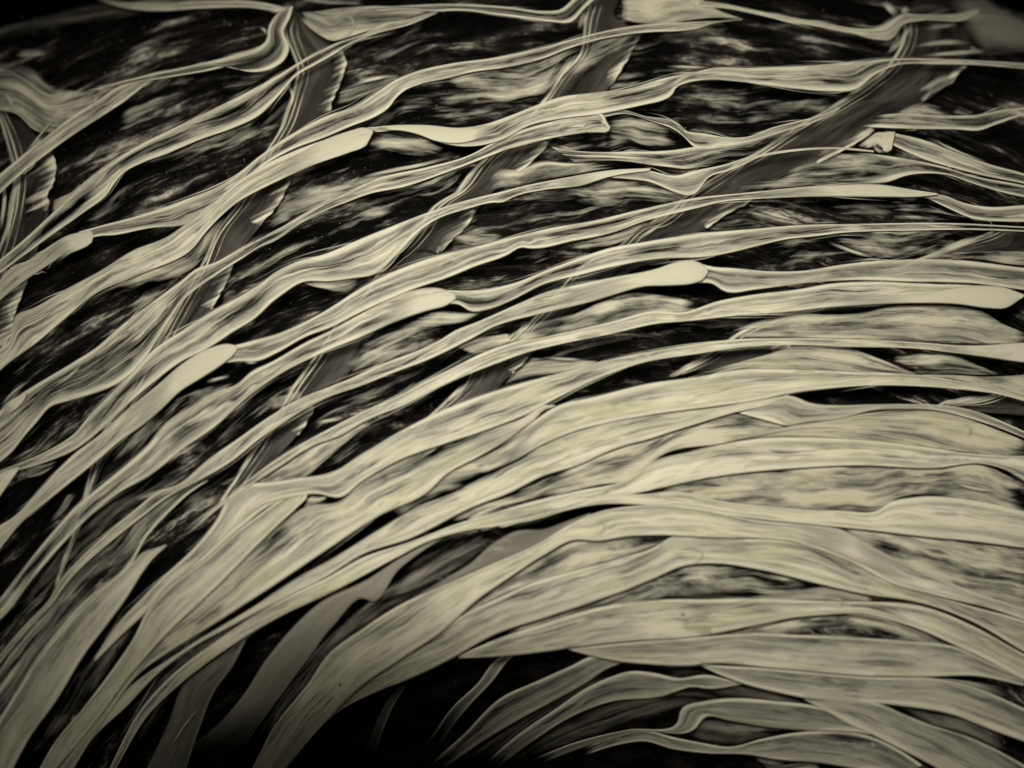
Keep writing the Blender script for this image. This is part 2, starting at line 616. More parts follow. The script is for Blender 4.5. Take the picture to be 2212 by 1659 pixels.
# ---------------------------------------------------------------- dark bands that cross under the strands
band('D0', 'dark brown band at the far left with a ragged pale right edge',
     'a1 -70,560 30,800 85,1050 60,1280 0,1500 a2 -50,150 -70,640',
     'a1 60,640 205,795 322,930 337,1010 325,1090 287,1180 298,1230 250,1420 a2 180,190 130,300 95,400 60,560 20,700', 26)
cords('D0', ['a1 -20,780 40,880 80,980 95,1100 60,1290 25,1480', 'a1 120,1060 75,1250 45,1400 20,1560', 'a1 -30,1000 20,1120 10,1330 -20,1480',
             'a2 60,40 20,200 -20,330'])
fringe('D0', ['a1 210,800 322,930 337,1010 325,1090 287,1180 298,1230 280,1290', 'a2 178,195 130,300 95,400 60,560 28,630'])
band('D1', 'dark brown band dropping from the top left loop towards the lower left',
     'a1 1745,60 1715,190 1750,300 1790,420 1760,560 1700,750 1600,920 1420,1240 1300,1390 1200,1620 a2 1100,320 920,640 800,850 610,1150 500,1520 a3 400,380 320,600',
     'a1 1790,70 1915,205 2050,285 2082,380 2040,520 2000,600 1985,680 1900,850 1765,1050 1720,1140 1675,1230 1600,1310 1555,1370 1480,1460 a2 1412,105 1345,250 1270,395 1100,640 900,900 720,1180 620,1330 560,1480 a3 500,200 420,380 345,600', 24)
cords('D1', ['a1 1800,430 1770,540 1720,680 1650,860', 'a1 1700,480 1755,560 1690,720', 'a1 1420,1240 1310,1380 1230,1560 1170,1659', 'a1 1390,1270 1280,1400 1190,1590',
             'a2 1280,-10 1230,90 1190,150', 'a2 1105,320 1010,480 920,640', 'a2 1060,360 960,520 880,660', 'a2 615,1270 550,1420 510,1580', 'a2 580,1340 530,1450 480,1640',
             'a3 525,0 490,90 450,130', 'a3 480,260 410,350 370,470 330,620', 'a3 440,300 380,440 340,560'])
fringe('D1', ['a1 2050,290 2082,380 2065,430 2040,520 2000,600 1988,680', 'a1 1765,1052 1720,1140 1675,1230 1600,1310 1555,1370', 'a2 1412,105 1345,250 1310,320 1270,395'], 15)
band('D2', 'dark brown band running diagonally through the middle from the top edge',
     'b1 1600,-20 1555,100 1540,200 1520,320 1400,460 1290,615 1100,830 920,980 800,1140 640,1240 540,1400 420,1540 290,1660 b2 280,215 100,420 a2 1870,700 1750,870 1570,1170 1400,1420 1290,1600',
     'b1 1765,-20 1720,90 1890,200 1850,275 1780,400 1690,530 1340,850 1240,960 1140,1050 1020,1130 900,1260 820,1375 740,1450 680,1520 b2 690,10 640,60 500,260 250,570 a2 2100,760 1895,960 1840,1070 1785,1140 1640,1300 1480,1500 1400,1640', 22)
cords('D2', ['b1 1600,20 1545,110 1530,190', 'b1 1560,40 1520,120 1500,195', 'b1 1540,270 1440,400 1290,615', 'b1 1500,280 1400,430 1240,625', 'b1 1440,300 1330,450 1200,640',
             'b1 1060,850 940,960 830,1080 720,1210 640,1260', 'b1 980,940 860,1040 760,1180 660,1240', 'b1 570,1370 440,1510 300,1659', 'b1 540,1390 420,1530 280,1650',
             'b2 460,0 370,115 285,205', 'b2 440,0 350,120 270,200', 'a2 1870,700 1780,830 1700,920', 'a2 1840,740 1750,860 1690,910', 'a2 1560,1180 1490,1290 1410,1420', 'a2 1530,1200 1450,1340 1400,1410'], 6)
fringe('D2', ['b1 1888,205 1850,275 1780,400 1690,530', 'b1 1340,852 1240,960 1140,1050', 'b1 905,1258 820,1375 740,1450 680,1525', 'b2 690,8 660,50', 'a2 1895,960 1840,1070 1785,1145'], 13)
band('D3', 'dark brown band running diagonally from the top right down to the centre',
     'c1 1480,80 1500,160 1460,320 1400,400 1270,510 1100,625 900,735 600,925 380,1055 200,1170 0,1340 b1 1900,1360 1720,1500 b2 1600,80 1250,430 1120,560 900,690 850,800 700,950 620,1020 400,1240',
     'c1 1900,120 1890,300 1882,390 1820,445 1720,540 1600,622 1480,660 1330,770 1210,860 960,985 720,1085 590,1195 420,1295 280,1390 100,1430 b1 2050,1580 b2 1900,120 1600,330 1450,420 1300,560 1215,670 1100,775 980,900 780,1020 540,1240', 20)
cords('D3', ['c1 1420,390 1280,500 1110,615 900,735', 'c1 1380,420 1230,530 1060,640 940,690', 'c1 1480,150 1440,260 1380,340', 'c1 1540,120 1460,260 1340,370', 'c1 880,790 740,840 600,930', 'c1 960,740 760,820 640,900',
             'c1 400,1040 300,1110 200,1170', 'c1 340,1060 240,1140 100,1200', 'c1 90,1260 40,1310 0,1350', 'b1 2212,1180 2000,1300 1860,1400 1730,1490', 'b1 2212,1220 2050,1310 1900,1410 1760,1490',
             'b2 1255,430 1180,500 1100,570', 'b2 1230,430 1130,530 1060,590', 'b2 1180,470 1080,560 960,640', 'b2 885,785 790,880 690,980', 'b2 850,800 740,910 660,990'], 6)
fringe('D3', ['c1 1880,395 1820,445 1800,480 1720,540 1650,570 1600,622', 'c1 1330,772 1210,860 1080,930 960,990', 'c1 600,1190 500,1250 420,1295 300,1380', 'b2 1212,668 1160,720 1105,770'], 13)
band('D4', 'dark grey band at the right between two long pale strands',
     'c1 2060,1385 1900,1440 1740,1500 1600,1550 c2 850,400 700,450 560,500 400,600 220,710 60,800',
     'c1 2300,1390 2290,1500 2100,1510 1760,1545 c2 1320,360 1200,395 1000,420 900,480 830,600 700,655 480,720 180,765', 20)
cords('D4', ['c1 2050,1390 1900,1440 1740,1500 1600,1555', 'c1 1980,1400 1800,1470 1640,1540', 'c2 850,400 720,440 560,490 400,530', 'c2 820,395 680,450 500,490', 'c2 360,655 250,710 150,760 60,805', 'c2 310,660 200,720 100,770'], 8)
fringe('D4', ['c2 820,600 780,630 700,655'], 12)
band('D5', 'small dark band in the gap at the right edge below the middle',
     'c2 2060,890 1900,930 1700,965 1690,980', 'c2 2320,890 2320,1000 2100,1010 1780,975', 20)
cords('D5', ['c2 2050,890 1880,925 1690,965', 'c2 2000,890 1850,925 1700,955'], 8)

# ---------------------------------------------------------------- strands, top rows
Z = 78
strand('K1', 'pale flat strand along the top edge left of the loop', 'a1 560,-20 640,0 900,20 1250,8 1560,12 1690,40', 'a1 600,0 720,40 860,62 1250,47 1500,45 1690,74', Z, (8, 8), 0.61, 0.52)
web('K1', 'a1 640,-25 1000,-25 1500,-25', 'a1 720,30 1200,20 1600,20', dens=0.4)
strand('K1b', 'dim brownish sheen on the globe rim at the top left, built as a ribbon', 'a1 -60,165 300,80 560,5 800,-30', 'a1 -60,290 300,190 700,125 1200,85 1640,66', 14, (0, 0), 0.34, 0.5, mat=M_GREY, soft=(0.2, 0.3))  # sheen of the globe's edge, put in as a thin grey ribbon
strand('K2', 'pale strand that ends in the tall hook below the loop at the top left', 'a1 520,545 700,495 900,445 1150,392 1400,330 1540,290 1600,235 1608,165 1650,95 1690,55',
       'a1 700,515 900,482 1100,450 1250,425 1370,400 1500,432 1640,408 1715,350 1738,280 1703,190 1745,95 1758,35', Z + 4, (13, 11), 0.25, 0.62, bulge=0.05)
thread('K2', 'a1 1575,-12 1592,35 1650,60 1710,52 1752,28 1740,-14', 14, name='loop')
thread('K2', 'a1 1540,155 1590,185 1612,230', 10)
thread('K2', 'a1 560,600 580,560 560,640 500,700', 7, w1=4)
strand('K3', 'pale strand with a sharp pointed right tip above the far left band', 'a1 -40,1075 110,950 260,830 440,690 600,590 700,522 800,490 893,482', 'a1 -40,1200 100,1070 260,940 440,810 640,680 760,600 895,488', Z, (9, 13), 0.61, 0.52, bulge=0.08)
web('K3', 'a1 -40,365 120,380 200,405 300,500 520,540 700,497', 'a1 -40,660 100,690 215,790 330,800 470,690 600,592 720,515', dens=0.62, streak=0.75, fade=(0, 0.05), soft=(0.1, 0.02))
thread('K3', 'a1 100,980 200,860 300,740 420,630', 6)
thread('K3', 'a1 -20,520 60,600 70,650 10,680', 14)
thread('K3', 'a1 60,330 200,320 350,330', 22, dens=0.5, streak=0.6, fade=(0.3, 0.4))
strand('K4', 'long streaky strand from the left edge up to a pointed tip near the top', 'a1 -40,1590 150,1430 300,1290 430,1165 500,1095 600,1020 720,940 850,860 1000,785 1200,690 1500,540 1700,430 1850,340 2000,265 2212,190 b1 300,160 500,110 655,70',
       'a1 -40,1670 260,1450 400,1350 520,1265 640,1175 690,1100 740,1040 850,980 1000,925 1200,840 1400,770 1560,690 1680,570 1780,455 1900,385 2030,310 b1 100,285 300,200 500,145 660,76', Z + 2, (12, 11), 0.36, 0.87, bulge=0.07)
web('K4', 'a1 1765,70 1900,62 b1 60,45 250,30 450,38 655,68', 'a1 1790,110 1900,205 2000,250 b1 100,235 300,170 500,110 655,73', dens=0.62, soft=(0.05, 0.02), fade=(0.08, 0))
web('K4', 'a1 300,1205 360,1180 430,1150 475,1105', 'a1 300,1290 360,1260 420,1200 490,1110', dens=0.5, soft=(0, 0), fade=(0.02, 0))
thread('K4', 'a1 470,1180 560,1120 640,1030 720,940', 10)
thread('K4', 'a1 1660,480 1500,580 1250,720', 8, dens=0.7)
web('K4', 'a1 980,925 1200,840 1500,720 1660,620', 'a1 1050,960 1300,900 1550,820 1640,780', dens=0.25, dz=-14)
thread('K4', 'b1 0,60 120,90 160,150 120,210 0,240', 8, dens=0.6, dz=-2)
strand('K4b', 'strand at the left edge ending in a smooth cream lobe', 'a2 -40,250 100,110 a1 150,1570 280,1485 400,1415 545,1383', 'a2 -40,370 0,330 180,190 300,110 450,10 a1 500,1462 560,1425 552,1390', Z + 3, (10, 12), 0.56, 0.67)
fold('K4b', 'a1 230,1530 290,1480 400,1413 545,1382', 'a1 290,1640 400,1540 562,1425 553,1390')
strand('K5', 'pale strand along the top edge dipping right before it turns up at the middle band', 'b1 260,45 480,33 700,23 900,28 1100,42 1300,66 1400,55 1450,15 1500,-40', 'b1 300,68 480,55 650,68 800,62 1000,88 1200,113 1350,132 1470,130 1535,60 1620,-20', Z + 4, (12, 12), 0.31, 0.52, bulge=0.07)
web('K5', 'a1 1740,-20 1900,-12 2212,-14 b1 300,20', 'a1 1800,10 2000,30 2212,45 b1 300,50', dens=0.4, dz=-4)
strand('K6', 'long pale strand climbing from the left to a forked tip on the top right', 'a1 470,1390 560,1365 900,1270 1100,1200 1300,1120 1420,1050 1540,950 1680,850 1800,775 1966,690 b1 150,640 270,565 400,480 520,430 740,380 1000,345 1300,280 1560,210 1800,160 2212,130 c1 200,140 400,125 520,112',
       'a1 480,1465 560,1425 700,1410 900,1370 1110,1350 1400,1170 1560,1010 1750,900 1966,820 b1 150,755 290,700 370,645 410,590 470,540 560,505 720,470 860,435 1100,400 1300,350 1450,290 1560,255 1750,215 1900,195 2212,172 c1 150,170 350,140 522,118', Z + 6, (14, 12), 0.52, 0.72, bulge=0.08)
web('K6', 'b1 560,505 720,470 860,435 1100,400 1300,350 1450,290 1540,270', 'b1 480,590 700,640 900,640 1100,670 1200,640 1290,610 1400,460', dens=0.42, streak=0.95, dz=-14, soft=(0.02, 0.3))
web('K6', 'b1 1540,260 1700,225 1880,197', 'b1 1300,600 1500,480 1690,350 1850,260', dens=0.32, streak=0.8, dz=-14, soft=(0.02, 0.35))
web('K6', 'b1 1755,-30 2212,-30 c1 100,-14 275,30', 'b1 1740,110 1850,140 2000,150 2212,120 c1 200,110 400,108 520,113', dens=0.78, streak=0.6, soft=(0.02, 0.02), fade=(0.06, 0.0))
web('K6', 'b1 60,530 200,470 350,450 470,435', 'b1 30,640 150,620 260,570 400,480', dens=0.5, fade=(0.1, 0.1))
thread('K6', 'b1 90,530 250,480 450,440', 9)
thread('K6', 'b1 500,530 620,450 800,415 1000,385', 8, dens=0.75)
strand('K7', 'broad strand from the left edge ending in a bright lobe with a ragged bite', 'a2 -40,640 50,575 100,410 200,370 400,255 600,150 800,25 a1 1000,1420 1110,1345 1300,1200 1440,1080 1600,980 1800,890 1966,830 b1 130,785 232,765 280,790 212,815',
       'a2 -40,790 0,750 250,560 400,430 560,300 850,170 a1 1150,1500 1250,1380 1420,1220 1600,1120 1760,1045 1900,985 2100,915 2180,885 b1 238,866 225,855 206,838', Z + 8, (14, 14), 0.72, 0.62, bulge=0.07)
fold('K7', 'a1 1300,1230 1500,1080 1700,975 1850,890 1966,830 b1 130,785 232,765 285,790 212,817', 'a1 1400,1230 1580,1130 1720,1058 1900,985 2100,915 2180,885 b1 240,864 222,853 206,836', fade=(0.7, 0))
web('K7', 'a2 560,300 850,165 a1 1150,1480 1300,1330 1420,1220', 'a2 600,290 900,230 1090,180 a1 1180,1600 1280,1420 1420,1245', dens=0.52, streak=0.95, soft=(0.02, 0.12))
thread('K7', 'a1 1000,1500 1300,1290 1600,1050 1800,930', 7, dens=0.7)
thread('K7', 'a1 1560,1120 1700,1000 1900,900', 6, dens=0.7)
web('K7', 'a2 110,405 200,370 350,280', 'a2 60,560 200,440 420,300', dens=0.7, soft=(0.02, 0.1))
strand('K8', 'long pale strand above the bitten lobe running on to the right edge', 'b1 230,765 400,750 600,750 800,765 950,740 1100,690 1250,630 1400,580 1600,555 1800,530 2000,470 2212,430 c1 300,415 600,405 1000,385 1200,365 1500,350 1880,360 2212,380 2300,385',
       'b1 290,792 430,785 540,810 650,850 800,880 950,870 1050,840 1200,760 1400,715 1600,690 1900,630 2020,600 2070,570 c1 120,530 180,500 300,480 500,490 800,530 1050,550 1200,540 1320,450 1420,400 1700,385 1900,388 2212,412 2300,418', Z + 10, (14, 11), 0.52, 0.72, bulge=0.07)
fold('K8', 'b1 240,768 400,750 600,750 800,765 950,742 1100,695', 'b1 330,785 430,783 540,806 650,848 800,860 950,820 1080,770', fade=(0.1, 0.3), dens=1.05)
web('K8', 'b1 215,815 290,785 430,785 540,810 650,850 720,890', 'b1 215,900 350,930 500,950 650,930 760,905', dens=0.26, streak=1.1, soft=(0.05, 0.4), dz=-18)
thread('K8', 'c1 -30,470 150,440 300,440 500,430', 8)
thread('K8', 'c1 0,395 200,402 400,410', 7)
thread('K8', 'c1 0,560 90,520 180,460 330,430', 12)
strand('K9', 'pale strand rising from the left lobe to a small folded corner above the centre', 'a2 -40,1020 0,985 100,905 200,840 450,690 600,590 700,500 900,345 1080,215 1200,125 a1 1240,1590 1500,1460 1750,1330 1966,1210 2100,1150 b1 300,1070 600,1000 850,930 1000,850 1150,785 1320,735 1500,692 1640,680',
       'a2 -40,1330 0,1300 60,1250 150,1140 220,1060 300,970 420,930 560,890 720,820 860,690 960,540 1100,330 1300,175 1440,85 1580,0 a1 1620,1460 1800,1345 2000,1245 b1 0,1275 100,1220 250,1165 450,1125 700,1040 900,965 1100,890 1400,820 1560,795 1685,778', Z + 4, (11, 12), 0.41, 0.87, bulge=0.06)
thread('K9', 'b1 1500,792 1600,785 1690,774 1665,735 1645,690 1560,694', 9, fade=(0.2, 0.2), dens=0.95)
thread('K9', 'b1 1400,770 1500,755 1575,735 1560,705', 8, dens=0.85)
thread('K9', 'b1 1450,780 1560,765 1635,748', 6, dens=0.7)
thread('K9', 'b1 1640,682 1648,720 1690,772', 12)
thread('K9', 'b1 1500,700 1545,715 1540,750 1440,790', 9)
fold('K9', 'a2 -40,1000 60,925 160,880', 'a2 -40,1090 60,1010 130,950 166,884')
web('K9', 'a1 1680,1175 1800,1110 1966,1095 b1 250,1050 500,1010', 'a1 1700,1290 1900,1220 2040,1160 b1 200,1110 480,1030', dens=0.45, streak=0.9)
web('K9', 'b1 420,1135 600,1080 760,1010 850,980', 'b1 480,1180 650,1180 740,1130 840,1010', dens=0.30, streak=1.0)
thread('K9', 'b1 0,1110 300,1040 600,980 900,895', 9)
thread('K9', 'a2 560,640 420,780 260,880', 8, dens=0.7)
thread('K9', 'b1 900,930 1150,870 1400,800', 7)
web('K9', 'a1 1640,1310 1690,1190 1850,1170 2100,1140', 'a1 1560,1400 1700,1340 1900,1250 2100,1160', dens=0.45, streak=0.8)
strand('K10', 'long strand with a bright edge and a pointed tip at the centre top', 'a2 -40,1375 0,1350 100,1310 300,1220 440,1130 540,1010 600,945 720,830 830,715 900,640 1100,500 1290,380 1440,300 1550,230 1660,150 1760,100 a1 1966,1515 b1 0,1510 200,1430 450,1330 640,1260 800,1210 1000,1160 1200,1110 1400,1070 1700,1020 1940,1008',
       'a2 -40,1410 20,1370 120,1345 300,1290 440,1230 600,1110 760,960 900,840 1100,690 1250,615 1400,520 1540,430 1640,335 1700,290 1810,222 1990,215 2100,200 b1 290,1645 420,1530 560,1380 650,1320 850,1250 980,1217 1060,1212 1100,1190 1300,1140 1520,1115 1700,1060 1930,1026', Z + 3, (12, 12), 0.44, 0.87, bulge=0.06)
fold('K10', 'b1 1200,1112 1400,1070 1700,1020 1940,1009', 'b1 1200,1160 1300,1139 1520,1114 1700,1060 1930,1025', dens=1.0)
web('K10', 'a2 1800,200 1950,190 2100,130 2212,60', 'a2 1800,225 1930,260 2080,285 2212,215', dens=0.5, streak=0.8)
web('K10', 'b1 950,1100 1000,1000 1150,1010 1250,960 1450,975 1700,960', 'b1 900,1180 1100,1130 1400,1068 1700,1018 1850,1005', dens=0.55, streak=0.7, dz=-14)
web('K10', 'a2 1330,290 1390,250 1440,290', 'a2 1290,380 1400,330 1440,300', dens=0.4)
strand('K11', 'thick strand from the lower left ending in a smooth rounded cream lobe', 'a2 1422,602 1380,590 1260,612 1100,700 950,830 740,1000 600,1130 440,1250 250,1450 60,1640 a3 0,200 -60,260', 'a2 1420,622 1405,652 1350,700 1200,800 1100,860 950,1000 880,1060 700,1190 620,1260 450,1400 300,1520 150,1640 a3 0,345 -60,430', Z + 6, (12, 12), 0.74, 0.52, bulge=0.08)
fold('K11', 'a2 440,1250 600,1130 740,1000 950,838 1100,702 1260,612 1380,588 1424,602', 'a2 470,1385 620,1260 700,1190 880,1058 950,1000 1100,860 1200,800 1350,700 1407,650 1424,618', dens=1.15, fade=(0.7, 0))
web('K11', 'a2 620,1260 800,1110 950,1000 1150,870 1400,800', 'a2 600,1500 760,1330 1000,1060 1300,870 1430,830', dens=0.32, streak=0.9, dz=-16)
web('K11', 'a3 260,200 330,130 430,10 a2 470,1540', 'a3 280,210 400,110 470,20 a2 520,1540', dens=0.45)
strand('K11b', 'short cream lobe at the left edge two thirds of the way down', 'a2 -40,1390 30,1348 112,1326', 'a2 -40,1570 0,1505 60,1420 116,1338', Z + 8, (0, 0), 0.96, 0.27)
web('K11b', 'a2 110,1330 250,1310 400,1260', 'a2 120,1400 220,1390 320,1330', dens=0.4, streak=0.9)
strand('K12', 'long pale strand across the upper middle with a sharp cream tip near the right', 'a2 1350,605 1430,590 1540,560 1700,515 1850,445 1966,380 b2 200,250 400,150 600,75 b1 900,1475 1150,1410 1300,1375 1600,1320 1900,1250 2212,1185 c1 200,1197 500,1160 800,1130 1000,1115 1400,1113 1500,1130 1692,1160',
       'a2 1340,705 1430,695 1560,690 1650,650 1850,540 1966,500 b2 200,400 400,310 520,260 700,200 900,120 1070,60 1170,10 b1 1200,1490 1480,1445 1700,1400 1900,1330 2212,1250 c1 200,1235 400,1212 600,1195 900,1182 1300,1182 1600,1180 1692,1168', Z + 3, (12, 13), 0.44, 0.82, bulge=0.06)
fold('K12', 'c1 200,1198 500,1160 800,1130 1000,1114 1400,1112 1500,1129 1693,1160', 'c1 200,1235 400,1212 600,1195 900,1182 1300,1182 1600,1180 1693,1169', dens=1.05, fade=(0.6, 0))
web('K12', 'b1 700,1400 900,1405 1130,1412', 'b1 680,1510 800,1500 900,1480 1130,1425', dens=0.42)
thread('K12', 'b1 800,1402 950,1410 1130,1412', 6)
web('K12', 'b1 1480,1445 1700,1400 1900,1330 2000,1290', 'b1 1350,1500 1550,1500 1720,1480 1900,1380', dens=0.3, streak=1.0)
web('K12', 'c1 700,1050 900,970 1060,915 1300,915 1450,960', 'c1 560,1150 800,1120 1100,1112 1300,1110 1450,1085', dens=0.50, streak=0.95, dz=-10)
web('K12', 'c1 600,1050 900,1060 1200,1070 1400,1090', 'c1 300,1165 600,1140 1000,1118 1380,1114', dens=0.42, dz=-8)
thread('K12', 'a2 1430,690 1500,700 1580,690', 8)
strand('K13', 'strand from the lower left ending in a cream lobe left of the picture centre', 'a3 -40,690 0,640 200,380 350,200 430,110 a2 600,1440 760,1310 900,1180 1000,1060 1150,960 1300,870 1420,830 1500,760 1640,690 1850,570 1966,515 b2 200,405 400,305 510,265 700,260 765,295',
       'a3 -40,800 0,770 200,520 400,290 560,130 730,0 a2 900,1380 1100,1220 1300,1080 1420,970 1500,900 1700,760 1900,660 b2 0,630 200,550 400,460 600,390 720,355 768,318', Z + 2, (13, 15), 0.48, 0.82, bulge=0.06)
fold('K13', 'b2 100,470 300,380 420,330 510,275 600,260 700,260 766,294', 'b2 0,630 200,550 400,460 500,422 600,390 720,355 768,320', dens=1.05, fade=(0.7, 0))
web('K13', 'a2 1420,830 1560,720 1700,720', 'a2 1380,960 1480,860 1640,790', dens=0.75, dz=2, streak=0.4)
web('K13', 'a2 950,970 1100,880 1300,850 1480,780', 'a2 1000,1080 1150,980 1320,880 1450,850', dens=0.45, streak=0.9)
thread('K13', 'a2 1190,830 1300,800 1430,770', 9, dens=0.7)
strand('K14', 'long strand passing through the middle of the picture to the right edge', 'b2 690,264 900,265 1000,250 1150,212 1300,150 1500,75 1700,10 b1 1900,1450 2212,1400 c1 400,1385 600,1370 900,1348 1200,1342 1800,1338 2212,1360 2300,1365',
       'b2 700,352 780,350 860,395 960,385 1100,330 1300,230 1500,180 1700,130 2000,80 2150,75 c2 200,75 c1 420,1525 600,1480 800,1435 950,1420 1100,1400 1500,1385 1900,1380 2212,1390 2300,1393', Z + 1, (10, 9), 0.44, 0.87, bulge=0.05)
web('K14', 'c1 950,1420 1100,1400 1500,1385 1900,1380', 'c1 970,1430 1100,1480 1250,1530 1400,1552 1550,1530 1750,1450 1900,1390', dens=0.32, streak=1.0, soft=(0, 0), dz=-4)
thread('K14', 'c1 970,1425 1100,1478 1250,1528 1400,1550', 9)
web('K14', 'c1 520,1240 700,1290 900,1340 960,1350', 'c1 430,1310 600,1345 800,1355 900,1357', dens=0.4)
thread('K14', 'c1 520,1240 720,1290 940,1350', 7)
web('K14', 'b2 560,400 700,385 860,400 1000,380', 'b2 420,480 600,500 750,480 900,440', dens=0.45, streak=1.0, dz=-12)
web('K14', 'c1 100,1440 250,1410 450,1390', 'c1 0,1480 200,1450 460,1400', dens=0.5)
strand('K15', 'long pale strand bending up from the bottom left to a bright lobe right of centre', 'a3 -40,1040 0,980 150,800 300,640 350,550 480,400 640,250 800,115 970,-10 a2 1050,1440 1250,1280 1430,1155 1600,1035 1800,915 1966,850 b2 150,790 300,720 600,600 690,555 750,515 900,455 1150,345 1300,280 1500,230 1700,190 1980,135 c2 130,97 240,92 300,125 312,150',
       'a3 -40,1080 0,1030 200,795 320,665 380,575 500,445 660,305 850,155 1060,0 a2 1230,1390 1400,1287 1550,1165 1700,1065 1850,970 b2 0,910 200,840 400,760 600,685 700,640 850,565 1000,485 1250,415 1400,380 1600,330 1700,300 1900,245 c2 100,238 230,225 290,200 312,160', Z, (11, 12), 0.61, 0.67, bulge=0.07)
fold('K15', 'b2 1100,400 1300,320 1500,262 1700,200 1980,135 c2 130,96 240,91 300,124 313,150', 'b2 1000,482 1250,413 1500,352 1700,300 1900,245 c2 100,239 230,226 292,201 313,160', dens=1.15, fade=(0.7, 0))
web('K15', 'b2 60,700 250,560 450,470 650,410 860,430', 'b2 0,830 300,715 600,600 690,556 850,460', dens=0.52, streak=0.9, dz=-14)
web('K15', 'a2 740,1535 850,1490 1000,1445 1100,1410', 'a2 760,1545 860,1520 980,1500 1060,1440', dens=0.6)
web('K15', 'a2 1560,910 1700,890 1850,850', 'a2 1600,1010 1720,960 1850,880', dens=0.4)
web('K15', 'b2 700,640 800,580 900,520 1000,480', 'b2 690,560 780,520 870,480 950,460', dens=0.3, dz=4)
strand('K15w', 'grey translucent strand beside the thin pale strand at the lower left', 'a3 -40,1080 0,1030 200,795 320,665 380,575 500,445 660,305 850,155 1060,0 a2 1210,1400', 'a3 -40,1440 0,1380 250,980 500,690 800,420 870,290 930,215 1040,100 1150,0 a2 1250,1410', Z - 12, (0, 7), 0.28, 0.72, mat=M_STRAND, bulge=0.04)

# ---------------------------------------------------------------- top right corner
strand('K41', 'pale strand sagging between the two top right webs', 'c1 258,3 400,20 600,60 800,100 1000,135 1200,170 1330,165 1430,110 1470,88 1600,88 1880,70 1940,50', 'c1 272,40 400,47 600,85 800,130 1000,165 1200,205 1330,237 1420,235 1480,150 1600,122 1880,110 1940,72', Z + 4, (11, 11), 0.61, 0.52)
thread('K41', 'c1 1345,-12 1420,60 1475,110', 16)
thread('K41', 'c1 1500,15 1500,60 1480,110', 18)
thread('K41', 'c1 250,40 240,38 225,40', 8)
web('K41', 'c1 1650,-30 1800,-30 1960,-20 2110,60 2300,150', 'c1 1880,320 1950,335 2100,330 2200,320 2300,320', dens=0.78, streak=0.3, mat=M_GREY, soft=(0.15, 0.45), fade=(0.3, 0.05))
thread('K41', 'c1 1440,340 1550,285 1700,257 1880,250 2000,240', 12, dens=0.6)
thread('K41', 'c1 1470,350 1700,325 1900,312 2100,300', 10, dens=0.6)
thread('K41', 'c1 1540,190 1650,165 1800,150 1900,160', 14, dens=0.45)
thread('K41', 'c1 1440,280 1520,180 1560,120', 12, dens=0.6)
web('K41', 'c1 1480,60 1560,-20 1700,-20', 'c1 1490,90 1700,85 1880,75', dens=0.25, mat=M_GREY)
strand('K45', 'soft grey strand beside the ragged dark band at the top right', 'c1 1300,690 1500,680 1700,690 1900,690 2100,655 2300,640', 'c1 1200,760 1500,772 1800,777 1950,782 2050,745 2212,690 2300,670', Z, (10, 12), 0.31, 0.92, fade=(0.1, 0))
web('K45', 'c1 1400,690 1500,640 1580,600 1680,610 1800,670', 'c1 1400,700 1600,700 1800,700', dens=0.36, streak=1.0)
web('K45', 'c1 1580,560 1650,480 1740,440 1800,420', 'c1 1600,610 1700,550 1760,500 1815,450', dens=0.6)
web('K45', 'c1 1800,590 1850,640 1950,680', 'c1 1740,690 1850,690 1950,690', dens=0.4)
strand('K46', 'strand fanning right from the small bright knot near the right edge', 'c1 1425,795 1600,835 1800,912 2000,982 2212,1040 2300,1070', 'c1 1415,868 1600,952 1800,1012 2000,1062 2212,1102 2300,1122', Z + 2, (9, 9), 0.41, 0.92)
fold('K46', 'c1 1200,882 1270,830 1345,790 1380,800', 'c1 1205,890 1290,888 1340,870 1372,905', dens=0.8, streak=0.5, fade=(0.4, 0), name='knot')
fold('K46', 'c1 1345,795 1390,785 1440,786', 'c1 1362,905 1390,915 1415,903', dens=0.95, streak=0.4, dz=9, fade=(0.1, 0), name='knot')
thread('K46', 'c1 1560,785 1750,880 1950,960 2100,1000', 6)
thread('K46', 'c1 1200,860 1270,810 1330,770', 10)
thread('K46', 'c1 960,990 1060,930 1150,900', 10)
thread('K46', 'c1 1300,830 1330,900 1410,910', 9)
strand('K47', 'dim streaked strand under the knot with a bright arched lower edge', 'c1 1050,905 1300,920 1500,950 1700,992 1900,1052 2212,1112 2300,1132', 'c1 1060,1112 1250,1107 1400,1092 1500,1056 1620,1041 1750,1050 1900,1100 2100,1160 2300,1200', Z - 4, (7, 11), 0.34, 0.85, fade=(0.3, 0))
strand('K48', 'thin pale thread leading left from the knot', 'c1 540,948 700,912 900,888 1100,882 1310,902', 'c1 545,962 700,928 900,903 1100,897 1310,915', Z + 2, (0, 0), 0.81, 0.42)
strand('K49', 'pale strand sagging from the small folded corner to the dark right band', 'b1 1640,690 1760,660 1900,695 2100,745 c1 0,712 150,765 300,800 450,825 540,822 700,765 900,715 1000,690 1100,640', 'b1 1660,702 1780,682 1950,730 2100,790 c1 180,830 230,882 400,872 600,842 760,792 900,752 1050,692 1110,650', Z + 1, (11, 8), 0.46, 0.77)
web('K49', 'b1 1640,705 1800,690 1960,735 2150,820', 'b1 1560,860 1750,880 1900,885 2150,880', dens=0.22, streak=1.1)
strand('K50', 'streaky strand bundle right of the centre top below the sagging strand', 'b1 1340,880 1500,905 1800,910 2100,895 c1 0,905 230,880 400,870 600,830 800,780', 'b1 1500,985 1700,965 2000,1000 2212,1015 c1 200,992 400,952 600,922 700,852 800,785', Z, (8, 0), 0.28, 1.07)
thread('K50', 'b1 1700,990 2000,960 c1 200,925 450,890', 7)
thread('K50', 'b1 1340,865 1420,885 1520,905', 7)
